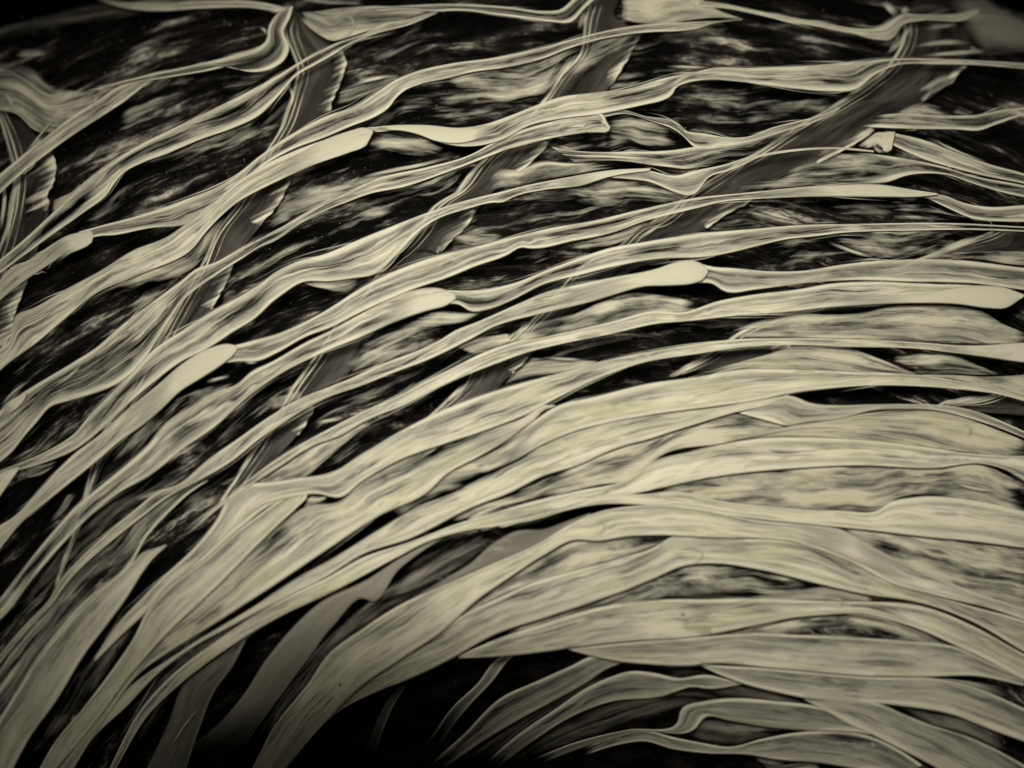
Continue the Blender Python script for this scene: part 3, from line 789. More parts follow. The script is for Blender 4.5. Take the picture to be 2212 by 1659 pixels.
strand('K51', 'pale strand merging with the dark right band at its upper left', 'b1 1720,1045 1900,1020 2100,1050 c1 60,1050 200,1030 400,990 600,930 800,905', 'b1 1700,1065 1900,1085 2212,1160 c1 0,1190 100,1180 200,1120 320,1065 450,1022 620,945 800,912', Z, (11, 9), 0.51, 0.72)
web('K51', 'b1 1300,1120 1600,1080 1900,1080 2200,1140', 'b1 1350,1200 1700,1270 1950,1260 2250,1190', dens=0.26, streak=1.15, dz=-14)
strand('K52', 'pale strand starting under the sharp cream tip at the right', 'c1 1600,1180 1700,1165 1850,1215 2000,1240 2212,1230 2300,1230', 'c1 1640,1192 1780,1262 1900,1312 2100,1332 2300,1332', Z - 2, (8, 8), 0.41, 0.72)
web('K52', 'c1 1300,1200 1600,1200 1750,1270', 'c1 1450,1310 1700,1335 1950,1338', dens=0.24, streak=1.1)

# ---------------------------------------------------------------- middle rows
strand('K16', 'streaky strand running right from behind the bright lobe at mid height', 'c2 255,100 330,122 450,130 700,152 900,148 1100,115 1300,90 1500,80 1800,82 2212,130 2300,140', 'c2 250,225 330,225 420,277 600,264 800,237 1000,217 1200,207 1500,217 1900,227 2212,267 2300,277', Z - 4, (9, 14), 0.48, 0.47, grad=0.42)
web('K16', 'c1 1600,1545 1800,1510 2000,1500 2300,1500', 'c2 1600,80 1800,75 2000,100 2300,140', dens=0.43, streak=0.9, fade=(0.08, 0.08))
strand('K17', 'long pale strand bending from the bottom left to a rounded lobe at the right edge', 'a3 1000,330 1080,250 a2 1180,1640 1300,1555 1500,1395 1700,1255 1850,1165 2000,1085 b2 200,1000 400,910 600,805 800,705 900,655 1100,582 1300,545 1500,500 1700,455 1966,390 c2 150,400 380,330 600,290 850,260 1050,225 1300,212 1600,225 1900,235 2100,250 2212,292',
       'a3 1030,345 1150,240 a2 1330,1560 1500,1440 1700,1310 1900,1190 b2 50,1150 250,1040 450,960 650,860 850,770 1000,712 1200,640 1400,590 1700,530 1966,470 c2 0,478 200,452 500,420 800,398 1000,375 1300,355 1600,345 1800,350 2000,375 2100,375 2205,310', Z - 4, (9, 12), 0.72, 0.6, bulge=0.06, fade=(0.06, 0), grad=0.42)
fold('K17', 'c2 600,340 800,300 1050,280 1300,285 1600,290 1800,250 2000,240 2100,250 2213,292', 'c2 600,412 800,398 1000,375 1300,355 1600,345 1800,350 2000,375 2100,376 2206,310', dens=1.05, fade=(0.6, 0))
web('K17', 'a2 1450,1480 1700,1320 1900,1195 b2 50,1155 250,1045', 'a2 1480,1510 1680,1420 1830,1390 1966,1282 2080,1182 b2 200,1112 300,1052', dens=0.60, streak=0.8, soft=(0.02, 0.03), dz=-5, fade=(0.08, 0.08))
web('K17', 'b2 1100,540 1300,440 1480,400 1640,330 1800,280 2000,290 2212,330', 'b2 1080,600 1300,548 1500,505 1700,470 1966,430 2212,400', dens=0.60, streak=0.85, dz=-12, fade=(0.08, 0.08))
web('K17', 'b2 720,610 800,560 950,540 1100,520', 'b2 880,660 950,640 1050,600 1120,570', dens=0.63, dz=-14, fade=(0.08, 0.08))
thread('K17', 'a2 1850,1070 1966,1050 2100,1030', 9)
thread('K17', 'b2 600,840 800,740 1100,620 1400,560', 7)
strand('K18', 'long strand sweeping from the lower left hook over the middle to the right edge', 'a3 560,1010 700,800 850,640 980,510 1150,350 1290,180 a2 1390,1490 1500,1430 1640,1415 1800,1390 b2 0,1370 200,1250 400,1130 620,1015 800,940 1000,870 1200,810 1400,760 1650,690 1900,640 2212,590 c2 200,590 500,560 800,553 1200,560 1600,580 1900,600 2212,580 2300,580',
       'a3 570,1020 720,870 880,720 1000,580 1200,430 1450,215 1650,70 a2 1800,1500 1900,1490 b2 80,1510 200,1420 450,1280 700,1190 1000,1090 1200,1010 1350,930 1500,855 1700,765 1900,700 2212,650 c2 200,640 500,612 800,597 1200,607 1600,620 1800,645 2000,670 2212,702 2300,712', Z - 6, (10, 9), 0.72, 0.55, bulge=0.06, grad=0.42)
web('K18', 'b2 1210,668 1400,678 1640,690', 'b2 1000,872 1100,822 1400,765 1642,694', dens=0.70, streak=0.5, fade=(0.08, 0.08))
thread('K18', 'b2 1210,668 1420,680 1640,692', 7)
fold('K18', 'c2 1500,580 1700,590 1900,595 2212,580 2300,580', 'c2 1500,612 1800,645 2000,672 2212,702 2300,712', dens=1.0, fade=(0.5, 0))
thread('K18', 'a3 990,590 1200,390 1400,180', 8, dens=0.7)
strand('K18b', 'wide pale strand at the lower left with a short pointed top beside the hooked one', 'a3 -260,1900 0,1370 250,980 500,690 700,510 800,420 860,362 930,340 1000,316', 'a3 -60,1960 200,1450 330,1270 520,960 650,790 760,640 860,480 920,400 1002,322', Z - 8, (5, 27), 0.68, 0.27, tone=0.5, bulge=0.05, grad=0.42)
web('K18b', 'a3 100,1690 330,1280 520,960 760,640 860,490', 'a3 220,1690 480,1320 650,1100 800,880 900,700', dens=0.30, streak=0.9, mat=M_GREY, dz=-10)
strand('K19', 'wide smooth strand at the lower left ending in a cream lobe with a dark notch', 'a3 220,1690 330,1500 480,1320 650,1100 800,880 900,690 1000,580 1200,430 1450,215 1600,105 a2 1720,1490 1830,1400 1900,1385 1940,1372', 'a3 320,1690 560,1400 780,1110 1000,860 1300,575 1650,220 1800,80 1845,30 a2 1850,1470 1885,1420 1945,1380', Z - 10, (5, 31), 0.78, 0.26, tone=0.9, bulge=0.05, grad=0.42)
strand('K20', 'broad cream strand from the bottom left to a torn lobe below the centre', 'a3 330,1690 560,1400 780,1110 1000,860 1300,575 1650,225 1850,80 b2 60,1535 200,1422 450,1282 700,1192 1000,1092 1200,1012 1265,962 1362,958',
       'a3 420,1690 620,1380 860,1070 1000,972 1300,787 1600,592 1966,347 b3 300,152 620,-10 b2 700,1385 900,1272 1100,1152 1190,1082 1240,1047 1300,985 1366,962', Z - 12, (0, 30), 0.72, 0.6, tone=0.9, bulge=0.05, grad=0.42)
fold('K20', 'b2 600,1240 800,1160 1000,1092 1200,1012 1265,960 1364,957', 'b2 700,1385 900,1272 1100,1152 1190,1082 1240,1047 1300,985 1368,963', dens=1.0, fade=(0.7, 0))
thread('K20', 'a3 1750,380 1740,350 1710,355 1705,380 1730,388 1752,372', 5, name='ring', dens=0.5)
web('K20', 'a2 1860,1480 1950,1500 2000,1470', 'a2 1800,1580 1900,1550 2000,1490', dens=0.53, streak=1.0, fade=(0.08, 0.08))
strand('K21', 'smooth olive strand curving right under the centre with a bright upper edge', 'b2 900,1250 1100,1150 1240,1047 1370,962 1600,905 1900,830 2212,785 c2 200,775 500,742 800,738 1200,755 1600,775 1800,805 2000,845 2212,905 2300,930',
       'b2 900,1390 1130,1285 1300,1190 1500,1110 1700,1060 1966,1012 c2 0,1012 400,960 600,930 800,890 1000,862 1300,840 1600,845 1900,870 2050,890 2212,932 2300,957', Z - 14, (12, 9), 0.82, 0.35, tone=1.0, bulge=0.05, fade=(0.12, 0), grad=0.42)
web('K21', 'c2 700,650 850,600 1100,600 1300,660 1500,740 1640,785', 'c2 180,772 500,748 800,740 1200,757 1600,780', dens=0.70, streak=0.6, soft=(0.03, 0.0), dz=-5, fade=(0.08, 0.08))
thread('K21', 'c2 1060,605 1250,660 1450,730 1640,785', 9)
thread('K21', 'c2 1130,605 1350,690 1560,770', 7)
web('K21', 'c2 1560,770 1800,775 2000,780 2300,760', 'c2 1560,780 1800,802 2000,852 2212,905 2300,928', dens=0.70, streak=0.5, soft=(0.1, 0), fade=(0.08, 0.08))
web('K21', 'c2 1350,640 1600,640 1800,660 2000,740', 'c2 1560,770 1750,772 1900,776 2100,775', dens=0.33, streak=0.9, soft=(0.1, 0), dz=-14, fade=(0.08, 0.08))
web('K21', 'b2 300,1370 600,1240 900,1270 1100,1155 1240,1050', 'b2 400,1659 700,1520 900,1390 1140,1285 1300,1190', dens=0.50, streak=0.9, dz=-8, fade=(0.08, 0.08))
web('K21', 'c2 640,440 850,412 1200,402 1400,360 1700,345 1950,380 2100,470 2300,540', 'c2 330,560 600,548 1000,556 1400,572 1700,585 2000,590 2300,580', dens=0.68, streak=0.65, soft=(0.08, 0), dz=-10, fade=(0.08, 0.08))
strand('K22', 'long pale strand along the centre with a thin dark outline on its lower side', 'a3 320,1690 480,1480 650,1290 850,1110 1000,1012 1250,852 1500,702 1800,502 1966,415 b3 300,230 600,60 b2 700,1500 900,1400 1150,1280 1300,1190 1600,1080 1966,1012 c2 400,962 700,905 800,893',
       'a3 430,1690 560,1480 760,1290 950,1090 1150,940 1400,800 1700,640 1966,505 b3 200,380 500,280 860,100 b2 1100,1480 1300,1380 1500,1320 1700,1230 1966,1150 c2 0,1135 200,1085 480,1000 650,960 802,898', Z - 16, (0, 22), 0.86, 0.38, tone=0.5, bulge=0.05, grad=0.42)
strand('K58', 'bright strand under the lens shaped black gap at the right', 'c2 650,960 790,897 950,945 1100,955 1300,950 1500,950 1700,955 1900,985 2050,1040 2212,1112 2300,1150', 'c2 500,1005 700,1060 780,1080 900,1060 1100,1040 1300,990 1500,980 1700,990 1900,1040 2212,1152 2300,1190', Z - 18, (10, 14), 0.62, 0.34, tone=0.6, grad=0.42)
strand('K23', 'wide mottled strand right of centre above the brightest strand', 'a3 640,1690 850,1300 1000,1130 1250,930 1500,760 1700,642 1966,512 b3 200,400 500,300 800,185 b2 980,1605 1200,1540 1500,1470 1800,1400 c2 0,1287 200,1235 400,1187 600,1156 900,1148 1300,1165 1600,1200 1900,1245 2212,1258 2300,1262',
       'a3 680,1690 900,1330 1100,1140 1400,920 1700,740 1966,617 b3 200,512 430,387 600,302 850,232 1000,212 1250,170 1450,110 b2 1650,1532 1966,1462 c2 400,1382 800,1340 1200,1320 1700,1335 1950,1308 2100,1345 2212,1412 2300,1450', Z - 20, (12, 22), 0.84, 0.55, tone=0.9, bulge=0.05, grad=0.42)
web('K23', 'c2 780,1080 1000,1050 1300,1000 1500,985 1800,1010 2000,1080 2300,1200', 'c2 0,1285 400,1187 600,1157 900,1150 1300,1167 1700,1217 2000,1255 2300,1262', dens=0.82, streak=0.5, tone=0.9, soft=(0.01, 0), dz=-3, fade=(0.08, 0.08))
web('K23', 'b2 1400,1360 1700,1230 1966,1150 c2 200,1090 480,1005 700,1060 800,1080', 'b2 1200,1545 1600,1440 1900,1375 c2 0,1290 400,1188 700,1150 900,1145', dens=0.70, streak=0.85, dz=-4, soft=(0.01, 0), fade=(0.1, 0.05))
web('K23', 'b2 700,1660 900,1560 1100,1480 1300,1380 1500,1322', 'b2 900,1650 1100,1570 1300,1530 1500,1470 1700,1425', dens=0.48, streak=1.0, dz=-6, fade=(0.08, 0.08))
thread('K23', 'c2 1800,1050 1880,1080 1890,1120 1830,1160', 12, dens=0.6)
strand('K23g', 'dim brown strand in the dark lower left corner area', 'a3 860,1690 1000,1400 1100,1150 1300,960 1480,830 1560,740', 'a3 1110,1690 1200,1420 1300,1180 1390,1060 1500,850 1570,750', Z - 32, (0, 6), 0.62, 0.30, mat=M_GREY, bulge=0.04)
thread('K23g', 'a3 940,1659 1150,1350 1290,1190', 4)
thread('K23g', 'a3 600,1659 760,1420 1000,1050 1320,820', 5, dens=0.5)
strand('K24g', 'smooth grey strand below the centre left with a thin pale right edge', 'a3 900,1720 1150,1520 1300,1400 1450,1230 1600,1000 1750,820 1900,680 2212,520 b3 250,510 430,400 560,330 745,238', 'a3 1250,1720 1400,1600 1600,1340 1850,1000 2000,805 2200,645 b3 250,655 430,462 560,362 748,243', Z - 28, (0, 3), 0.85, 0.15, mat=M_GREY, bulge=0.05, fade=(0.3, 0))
web('K24g', 'b3 430,462 600,352 850,272 1100,228', 'b3 80,830 430,690 650,550 1000,322 1110,240', dens=0.38, streak=0.8, mat=M_GREY)
web('K24g', 'a3 2000,830 2212,700 b3 350,700', 'a3 1850,1080 2000,980 2212,900 b3 400,720', dens=0.3, streak=1.0, mat=M_GREY)
strand('K24', 'brightest cream strand stretching to the right edge below mid height', 'b3 1000,205 1300,135 1500,60 1700,10 b2 1900,1490 c2 100,1470 400,1530 700,1562 1100,1585 1340,1582 1400,1540 1550,1507 1800,1510 2000,1540 2212,1590 2300,1610',
       'b3 1050,215 1300,145 1650,75 1966,85 c3 300,120 600,165 1000,205 1300,235 1600,272 1900,300 2212,340 2300,350', Z - 18, (14, 18), 0.95, 0.40, tone=0.4, bulge=0.06, grad=0.42)
web('K24', 'c2 -60,1475 400,1384 800,1342 1200,1322 1700,1337 1950,1312 2212,1420 2300,1450', 'c2 0,1475 400,1535 700,1567 1100,1588 1340,1585 1450,1520 1800,1515 2212,1600 2300,1620', dens=0.68, streak=0.85, tone=0.6, soft=(0.01, 0.0), dz=-4, fade=(0.08, 0.08))
thread('K24', 'c2 1700,1350 1850,1440 2000,1470 2150,1480', 9, dens=0.6)
thread('K24', 'c2 1950,1310 2070,1370 2150,1480', 9, dens=0.6)

# ---------------------------------------------------------------- lower rows
strand('K25', 'long cream strand from the dark bottom left cresting right of centre', 'a3 1500,1690 1650,1400 1850,1150 b3 0,980 200,830 400,700 750,540 1000,430 1250,320 1450,200 1600,130 1850,85 2212,100 c3 600,170 1000,208 1100,222 1300,332 1500,432 1800,562 2212,702 2300,732',
       'a3 1690,1690 1850,1500 b3 0,1370 200,1170 450,1000 700,830 900,650 1100,510 1300,380 1480,290 1620,297 1800,270 c3 0,263 300,275 550,282 750,292 950,340 1200,440 1400,545 1700,630 2000,700 2212,772 2300,802', Z - 20, (5, 16), 0.84, 0.4, tone=0.8, bulge=0.05, grad=0.42)
web('K25', 'b3 430,690 650,550 850,430 1000,300 1120,235 1300,220 1450,170 1600,120', 'b3 400,705 750,545 1000,435 1250,325 1450,205 1600,133', dens=0.70, streak=0.3, mat=M_GREY, soft=(0.01, 0), fade=(0.02, 0.02))
thread('K25', 'b3 1530,215 1580,180 1650,190 1660,225 1600,255 1530,245 1515,225', 8, name='eyelet', dens=0.6)
web('K25', 'c3 1080,215 1300,240 1600,275 1900,303 2300,350', 'c3 1100,228 1300,337 1500,437 1800,567 2300,735', dens=0.70, streak=0.85, soft=(0.0, 0.0), dz=-6, fade=(0.08, 0.08))
fold('K25', 'c3 500,165 800,190 1000,207 1100,222 1300,332 1500,432 1800,562', 'c3 500,262 750,285 950,325 1200,420 1400,500 1600,560 1850,640', dens=0.9, fade=(0.5, 0.5))
strand('K26', 'strand with a small eyelet arching over the first dark opening at the lower right', 'b3 -140,1450 80,1230 300,1020 600,880 850,720 1000,650 1200,560 1500,470 1750,400 1966,330 c3 100,270 300,300 520,285 700,283 900,315 1200,440 1500,560 1800,660 2212,772 2300,802',
       'b3 -110,1470 80,1312 300,1200 480,1130 750,1000 1000,860 1300,760 1600,660 1800,590 1966,520 c3 150,455 260,435 400,435 600,465 800,510 1000,560 1300,625 1500,650 1700,700 1900,780 2212,962 2300,1012', Z - 26, (6, 18), 0.74, 0.5, tone=0.9, bulge=0.05, grad=0.42)
web('K26', 'b3 700,832 900,652 1100,512 1300,382 1480,292 1800,272 2150,265', 'b3 800,760 1100,610 1500,475 1966,335 2150,268', dens=0.50, streak=0.95, soft=(0.0, 0.02), dz=-6, fade=(0.08, 0.08))
thread('K26', 'c3 130,410 170,370 240,355 285,365 270,400 200,440 140,440', 7, name='eyelet', dens=0.7)
web('K26', 'c3 0,320 120,268 300,278 520,284', 'c3 0,380 150,350 350,310 540,287', dens=0.78, streak=0.3, dz=2, fade=(0.08, 0.08))
thread('K26', 'c3 0,385 250,330 520,287', 5)
strand('K27', 'strand with a small eyelet arching over the second dark opening at the lower right', 'b3 780,990 1000,890 1300,790 1600,700 1900,655 c3 100,645 250,645 500,640 750,645 1000,655 1300,660 1500,670 1650,700 1900,802 2212,972 2300,1020',
       'b3 790,1000 1000,992 1300,962 1450,940 1800,900 2212,872 c3 400,845 600,805 850,755 1050,738 1200,730 1400,770 1600,835 1800,925 2000,1020 2212,1132 2300,1172', Z - 30, (8, 20), 0.76, 0.5, tone=0.9, bulge=0.05, grad=0.42)
web('K27', 'b3 1000,867 1300,764 1600,664 1966,524 c3 200,447 500,457 800,517 1000,562', 'b3 1010,920 1300,850 1600,740 1966,650 c3 150,645 500,645 750,620 1000,575', dens=0.50, streak=1.0, soft=(0.0, 0.1), dz=-6, fade=(0.08, 0.08))
web('K27', 'c3 500,640 800,600 1000,565 1200,590 1330,640', 'c3 640,648 1000,658 1200,660 1330,662', dens=0.70, streak=0.4, fade=(0.08, 0.08))
thread('K27', 'c3 980,690 1030,660 1100,650 1130,665 1100,695 1030,710', 7, name='eyelet', dens=0.6)
for q in ('c3 60,520 110,570 200,625 300,640', 'c3 130,490 170,570 260,630', 'c3 210,480 260,560 330,630', 'c3 300,470 340,540 420,610', 'c3 20,540 80,600 190,640', 'b3 1900,560 1980,620 2080,650', 'b3 1700,640 1780,690 1900,700',
          'c3 420,480 500,550 640,620', 'b3 1000,520 1050,580 1200,600', 'b3 1080,540 1180,590 1400,560'):
    thread('K27', q, 3.5, dz=-3, dens=0.42, fade=(0.5, 0.5))
strand('K28', 'broad mottled strand tapering to the right in the lower right quarter', 'b3 1440,945 1800,905 2212,874 c3 400,862 600,850 800,858 1000,866 1200,876 1500,896 1800,932 2000,1022 2212,1122', 'b3 1450,950 1600,990 1750,1020 1900,1035 2212,1042 c3 300,1035 700,1060 1000,1087 1300,1110 1600,1113 1950,1110 2212,1165', Z - 34, (5, 17), 0.68, 0.34, tone=0.7, bulge=0.05, grad=0.42)
web('K28', 'c3 0,882 400,847 600,807 850,757 1200,734 1400,774 1600,839 1800,927', 'c3 0,895 400,885 800,872 1200,880 1500,900 1800,933', dens=0.50, streak=1.0, soft=(0, 0.05), dz=-8, fade=(0.08, 0.08))
thread('K28', 'c3 1100,870 1350,940 1600,1010 1900,1090', 5)
for q in ('c3 700,820 740,870 830,900', 'c3 790,790 820,840 900,870', 'c3 880,770 900,830 960,860', 'c3 1030,800 1060,840 1120,870', 'c3 660,850 690,890 780,910'):
    thread('K28', q, 4, dz=-2, dens=0.42, fade=(0.5, 0.5))
strand('K29', 'soft strand fanning down to the dark lower right corner', 'c3 270,1040 600,1055 1000,1087 1300,1112 1700,1125 1900,1170 2212,1300 2300,1340', 'c3 275,1045 400,1105 550,1160 750,1210 900,1240 1200,1265 1500,1290 1800,1345 2000,1425 2212,1500 2300,1530', Z - 40, (5, 15), 0.56, 0.41, tone=0.5, bulge=0.05, grad=0.42)
strand('K30', 'pale strand running down to the bottom edge at the lower right', 'c3 880,1235 1100,1250 1350,1275 1500,1340 1650,1400 1900,1480 2212,1640 2300,1690', 'c3 890,1245 1000,1305 1150,1390 1300,1460 1500,1560 1750,1690', Z - 44, (7, 21), 0.56, 0.34, tone=0.5, bulge=0.05, grad=0.42)
strand('K31', 'blurred arched strand above the last dark opening near the bottom right', 'b3 1150,1640 1500,1500 1800,1430 2100,1380 c3 150,1310 300,1255 450,1240 700,1255 1020,1310 1150,1390', 'b3 1200,1660 1550,1530 1850,1440 2212,1420 c3 150,1370 300,1355 450,1375 650,1410 900,1432 1200,1445 1370,1470', Z - 48, (9, 16), 0.46, 0.34, tone=0.4, fade=(0.1, 0), grad=0.42)
web('K31', 'b3 1800,1022 c3 0,1042 280,1042 500,1152 750,1214 1020,1307', 'b3 1800,1085 c3 0,1252 200,1292 450,1242 700,1257 1020,1312', dens=0.28, streak=0.6, mat=M_GREY, dz=-8)
web('K31', 'c3 0,1430 150,1372 300,1357 450,1377 650,1412 900,1434', 'c3 100,1470 250,1500 450,1530 650,1480 850,1445', dens=0.40, streak=0.8, mat=M_GREY, dz=-8)
strand('K33', 'blurred strand rising to the right along the dark bottom centre', 'b3 860,1700 1150,1450 1400,1280 1550,1180 1700,1110 1800,1080 1966,1090 2100,1120 c3 300,1100 500,1150', 'b3 960,1700 1260,1480 1500,1335 1700,1262 2000,1232 2212,1172 c3 300,1182 520,1155', Z - 44, (7, 16), 0.45, 0.41, tone=0.4, fade=(0.15, 0), grad=0.42)
strand('K32', 'blurred strand above the dark bottom centre under the large arch', 'b3 520,1720 800,1470 1050,1230 1250,1140 1450,1050 1600,985 1750,1010', 'b3 620,1720 900,1520 1150,1370 1350,1260 1550,1150 1680,1062 1790,1020', Z - 42, (6, 14), 0.45, 0.41, tone=0.4, fade=(0.2, 0), grad=0.42)
strand('K34', 'dim strand along the bottom edge at the right', 'b3 1500,1560 1700,1470 1900,1430 c3 100,1472 250,1502 450,1532 650,1482 900,1442 1300,1472 1450,1542 1600,1640', 'b3 1500,1600 1750,1520 1900,1500 c3 100,1545 300,1570 560,1580 700,1605 1000,1630 1200,1665 1500,1710', Z - 52, (5, 14), 0.45, 0.47, tone=0.4, fade=(0.06, 0), grad=0.42)
for q in ('c3 680,1460 720,1530', 'c3 940,1490 990,1560', 'c3 1080,1480 1110,1550', 'c3 1180,1480 1220,1560', 'c3 1290,1480 1320,1560', 'c3 650,1470 680,1540'):
    thread('K34', q, 9, dens=0.5)
web('K34', 'c3 560,1580 700,1605 1000,1630', 'c3 700,1700 900,1700 1000,1690', dens=0.48, fade=(0.08, 0.08))
strand('K35', 'thin blurred strand standing alone in the dark bottom centre', 'b3 420,1720 600,1500 750,1290 900,1150 1000,1020 1050,985', 'b3 520,1720 680,1510 830,1310 1000,1125 1090,1010 1120,985', Z - 60, (5, 14), 0.45, 0.27, tone=0.3, fade=(0.6, 0), grad=0.42)
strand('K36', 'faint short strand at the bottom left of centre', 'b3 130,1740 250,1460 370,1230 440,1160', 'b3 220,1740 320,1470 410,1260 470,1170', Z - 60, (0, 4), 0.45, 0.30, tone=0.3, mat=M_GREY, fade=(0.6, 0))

# ---------------------------------------------------------------- veils between the lower strands, hair-thin filaments
web('K22', 'a3 430,1690 760,1290 1150,940 1700,640 1966,505 b3 280,360', 'a3 860,1720 1100,1150 1480,830 1900,680 b3 280,500', dens=0.42, streak=0.6, mat=M_GREY, dz=-14, name='veil')
web('K24g', 'a3 1400,1720 1600,1340 1850,1000 2200,645 b3 430,462', 'a3 1500,1720 1850,1150 b3 10,980 400,700 750,545', dens=0.45, streak=0.9, mat=M_GREY, dz=-6, name='veil')
web('K13', 'a3 0,770 400,290 730,0 a2 1100,1220', 'a3 -40,1040 300,640 800,115 a2 1050,1440 1430,1155', dens=0.26, streak=0.8, mat=M_GREY, dz=-30, name='veil')
web('K33', 'b3 960,1720 1260,1480 1700,1262 2212,1172', 'b3 1150,1650 1500,1500 1800,1430 c3 150,1310 450,1240', dens=0.42, streak=0.6, mat=M_GREY, dz=-8, name='veil')
web('K32', 'b3 620,1720 1150,1370 1550,1150 1790,1020', 'b3 860,1720 1400,1280 1700,1110 1966,1090', dens=0.45, streak=0.6, mat=M_GREY, dz=-8, name='veil')
web('K18b', 'a3 -40,1440 250,980 500,690 800,430 900,300', 'a3 -200,1800 250,1010 520,720 820,460 940,300', dens=0.5, streak=0.5, dz=-6, name='veil')
web('K19', 'a3 330,1690 560,1400 780,1110 1000,860 1300,575 1650,225', 'a3 420,1690 700,1250 900,1000 1200,760 1500,520 1750,350', dens=0.42, streak=0.8, mat=M_GREY, dz=-12, name='veil')
web('K29', 'c3 780,1080 1300,1115 1700,1120 2212,1170', 'c3 1000,1095 1500,1130 1900,1175 2212,1310', dens=0.5, streak=0.5, dz=-6, name='veil')
web('K30', 'c3 1300,1270 1500,1290 1800,1345 2212,1500 2300,1530', 'c3 1400,1300 1650,1400 1900,1480 2212,1640', dens=0.38, streak=0.8, mat=M_GREY, dz=-6, name='veil')
web('K34', 'c3 1380,1470 1500,1560 1750,1690', 'c3 1300,1470 1350,1580 1600,1720', dens=0.3, streak=0.8, mat=M_GREY, dz=-6, name='veil')
def gap_veil(ka, kb, dens=-0.10, streak=1.1, h=12):
    """patchy thin veil hanging from a strand's lower edge to the next strand"""
    t, z, _, L = STRANDS[ka]
    _, _, U, _ = STRANDS[kb]
    x0, x1 = max(L[0][0], U[0][0]) , min(L[-1][0], U[-1][0])
    la = [p for p in spline(L, 160) if x0 <= p[0] <= x1]
    ub = [p for p in spline(U, 160) if x0 <= p[0] <= x1]
    if len(la) < 12 or len(ub) < 12:
        return
    sheet('veil', la[::5] + [la[-1]], ub[::5] + [ub[-1]], h, M_WEB, t, dens=dens, streak=streak, tone=0.2, wav=1.5, thick=1.0, soft=(0.0, 0.0), fade=(0.05, 0.05),
          bulge=0.0, m=11)


for ka, kb in (('K2', 'K4'), ('K4', 'K6'), ('K6', 'K8'), ('K7', 'K9'), ('K9', 'K10'), ('K10', 'K12'), ('K11', 'K13'), ('K12', 'K14'), ('K13', 'K15'),
               ('K15', 'K17'), ('K17', 'K18'), ('K8', 'K49'), ('K49', 'K12'), ('K14', 'K16')):
    gap_veil(ka, kb)
# curled hairs in the two openings at the lower right
rnd = random.Random(5)
for q in range(16):
    x0 = -50 + q * 30 + rnd.uniform(-8, 8)
    y0 = 470 + rnd.uniform(-10, 20) - 0.05 * x0
    r = rnd.uniform(70, 125)
    pts = ' '.join('%.0f,%.0f' % (x0 + r * 1.3 * (1 - math.cos(a)), y0 + r * math.sin(a)) for a in (0, 0.3, 0.6, 0.9, 1.2, 1.5))
    thread('K27', 'c3 ' + pts, rnd.uniform(2.5, 4.5), dz=-2, dens=rnd.uniform(0.35, 0.6), fade=(0.45, 0.45), name='curled_hair')
for q in range(14):
    x0 = 620 + q * 48 + rnd.uniform(-10, 10)
    y0 = 775 + rnd.uniform(-8, 14) + 0.000002 * (x0 - 900) ** 2
    r = rnd.uniform(55, 95)
    pts = ' '.join('%.0f,%.0f' % (x0 + r * 1.4 * (1 - math.cos(a)), y0 + r * math.sin(a)) for a in (0, 0.3, 0.6, 0.9, 1.2, 1.5))
    thread('K28', 'c3 ' + pts, rnd.uniform(2.5, 4.5), dz=-2, dens=rnd.uniform(0.35, 0.6), fade=(0.45, 0.45), name='curled_hair')
for q, key in enumerate(('K1', 'K2', 'K3', 'K4', 'K4b', 'K5', 'K6', 'K7', 'K8', 'K9', 'K10', 'K11', 'K12', 'K13', 'K14', 'K15', 'K41', 'K45', 'K46', 'K47', 'K49', 'K50',
                         'K51', 'K52', 'K16', 'K17', 'K18', 'K21', 'K20', 'K23', 'K27', 'K28')):
    filaments(key, 5 if len(STRANDS[key][2]) < 9 else 9, 40 + q)

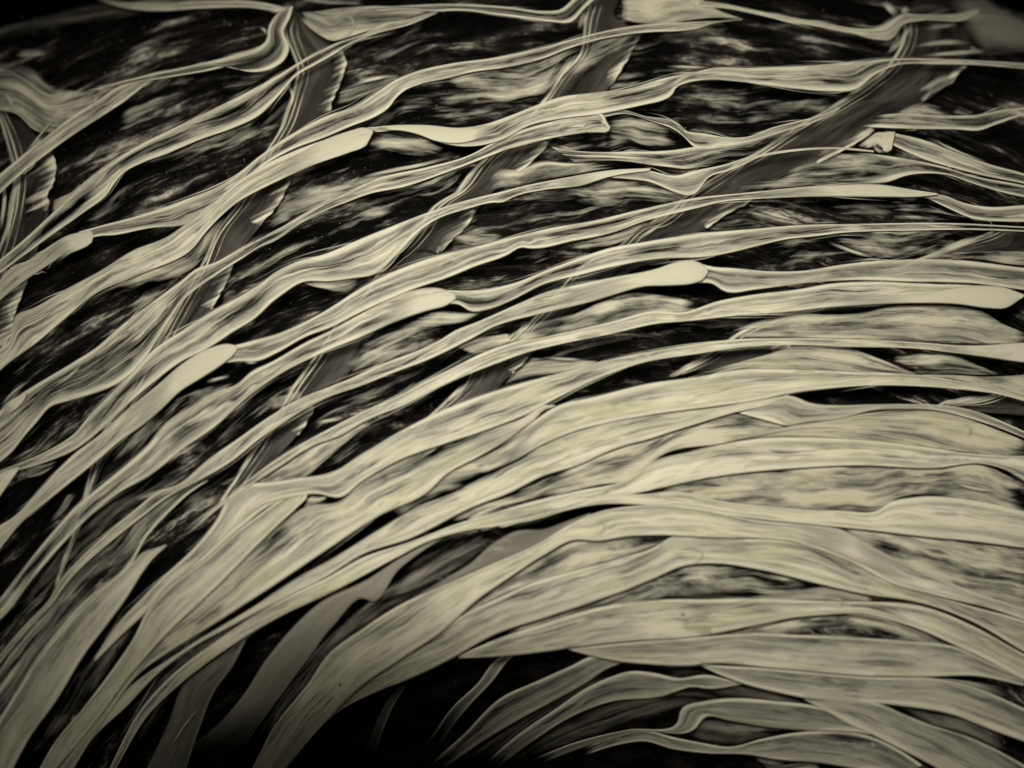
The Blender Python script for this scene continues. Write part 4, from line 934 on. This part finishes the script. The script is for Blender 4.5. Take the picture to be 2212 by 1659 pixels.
# ---------------------------------------------------------------- specks and dust
def speck(label, s, size, seed, h=120):
    (x, y), = P(s)
    rnd = random.Random(seed)
    n = 9
    top, bot = [], []
    c = pt(x, y, dome(x, y) + h)
    for i in range(n):
        a = 2 * math.pi * i / n
        r = size * rnd.uniform(0.55, 1.25)
        top.append((r * math.cos(a) * 0.6 * S, -2.5 * S, r * math.sin(a) * 0.6 * S))
        bot.append((r * math.cos(a) * S, 2.0 * S, r * math.sin(a) * S))
    verts = top + bot
    faces = [tuple(range(n)), tuple(range(2 * n - 1, n - 1, -1))]
    faces += [(i, n + i, n + (i + 1) % n, (i + 1) % n) for i in range(n)]
    me = bpy.data.meshes.new('speck')
    me.from_pydata(verts, [], faces)
    me.materials.append(M_SPECK)
    o = bpy.data.objects.new('speck', me)
    o.location = c
    COL.objects.link(o)
    o['label'] = label
    o['category'] = 'speck'
    o['group'] = 'black specks'


speck('black angular speck on the pale strand below the centre, the largest speck', 'b3 912,236', 6.0, 4)
speck('small black speck on the dim strand near the bottom left of centre', 'a3 2040,1163', 3.4, 8, 95)
speck('tiny black speck at the upper part of the large grey edged strand', 'b3 1300,205', 1.8, 2)
speck('tiny grey black speck on the pale strand right of the bottom centre', 'c3 167,740', 3.0, 5, 95)


def build_dust():
    rnd = random.Random(11)
    verts, faces = [], []
    for i in range(900):
        if rnd.random() < 0.6:
            x, y = rnd.uniform(0, 1000), rnd.uniform(20, 620)
        else:
            x, y = rnd.uniform(0, 2212), rnd.uniform(20, 1640)
        h = dome(x, y) + 2.0
        r = rnd.choice((0.5, 0.6, 0.7, 0.8, 1.2)) * rnd.uniform(0.8, 1.2)
        o = len(verts)
        c = pt(x, y, h)
        for d in ((1, 0, 0), (-1, 0, 0), (0, 1, 0), (0, -1, 0), (0, 0, 1), (0, 0, -1)):
            verts.append((c.x + d[0] * r * S, c.y + d[1] * r * S, c.z + d[2] * r * S))
        for f in ((0, 2, 4), (2, 1, 4), (1, 3, 4), (3, 0, 4), (2, 0, 5), (1, 2, 5), (3, 1, 5), (0, 3, 5)):
            faces.append(tuple(o + k for k in f))
    me = bpy.data.meshes.new('dust')
    me.from_pydata(verts, [], faces)
    me.materials.append(M_DUST)
    o = bpy.data.objects.new('dust', me)
    COL.objects.link(o)
    o['kind'] = 'stuff'
    o['label'] = 'fine pale dust grains scattered over the black globe'
    o['category'] = 'dust'


build_dust()
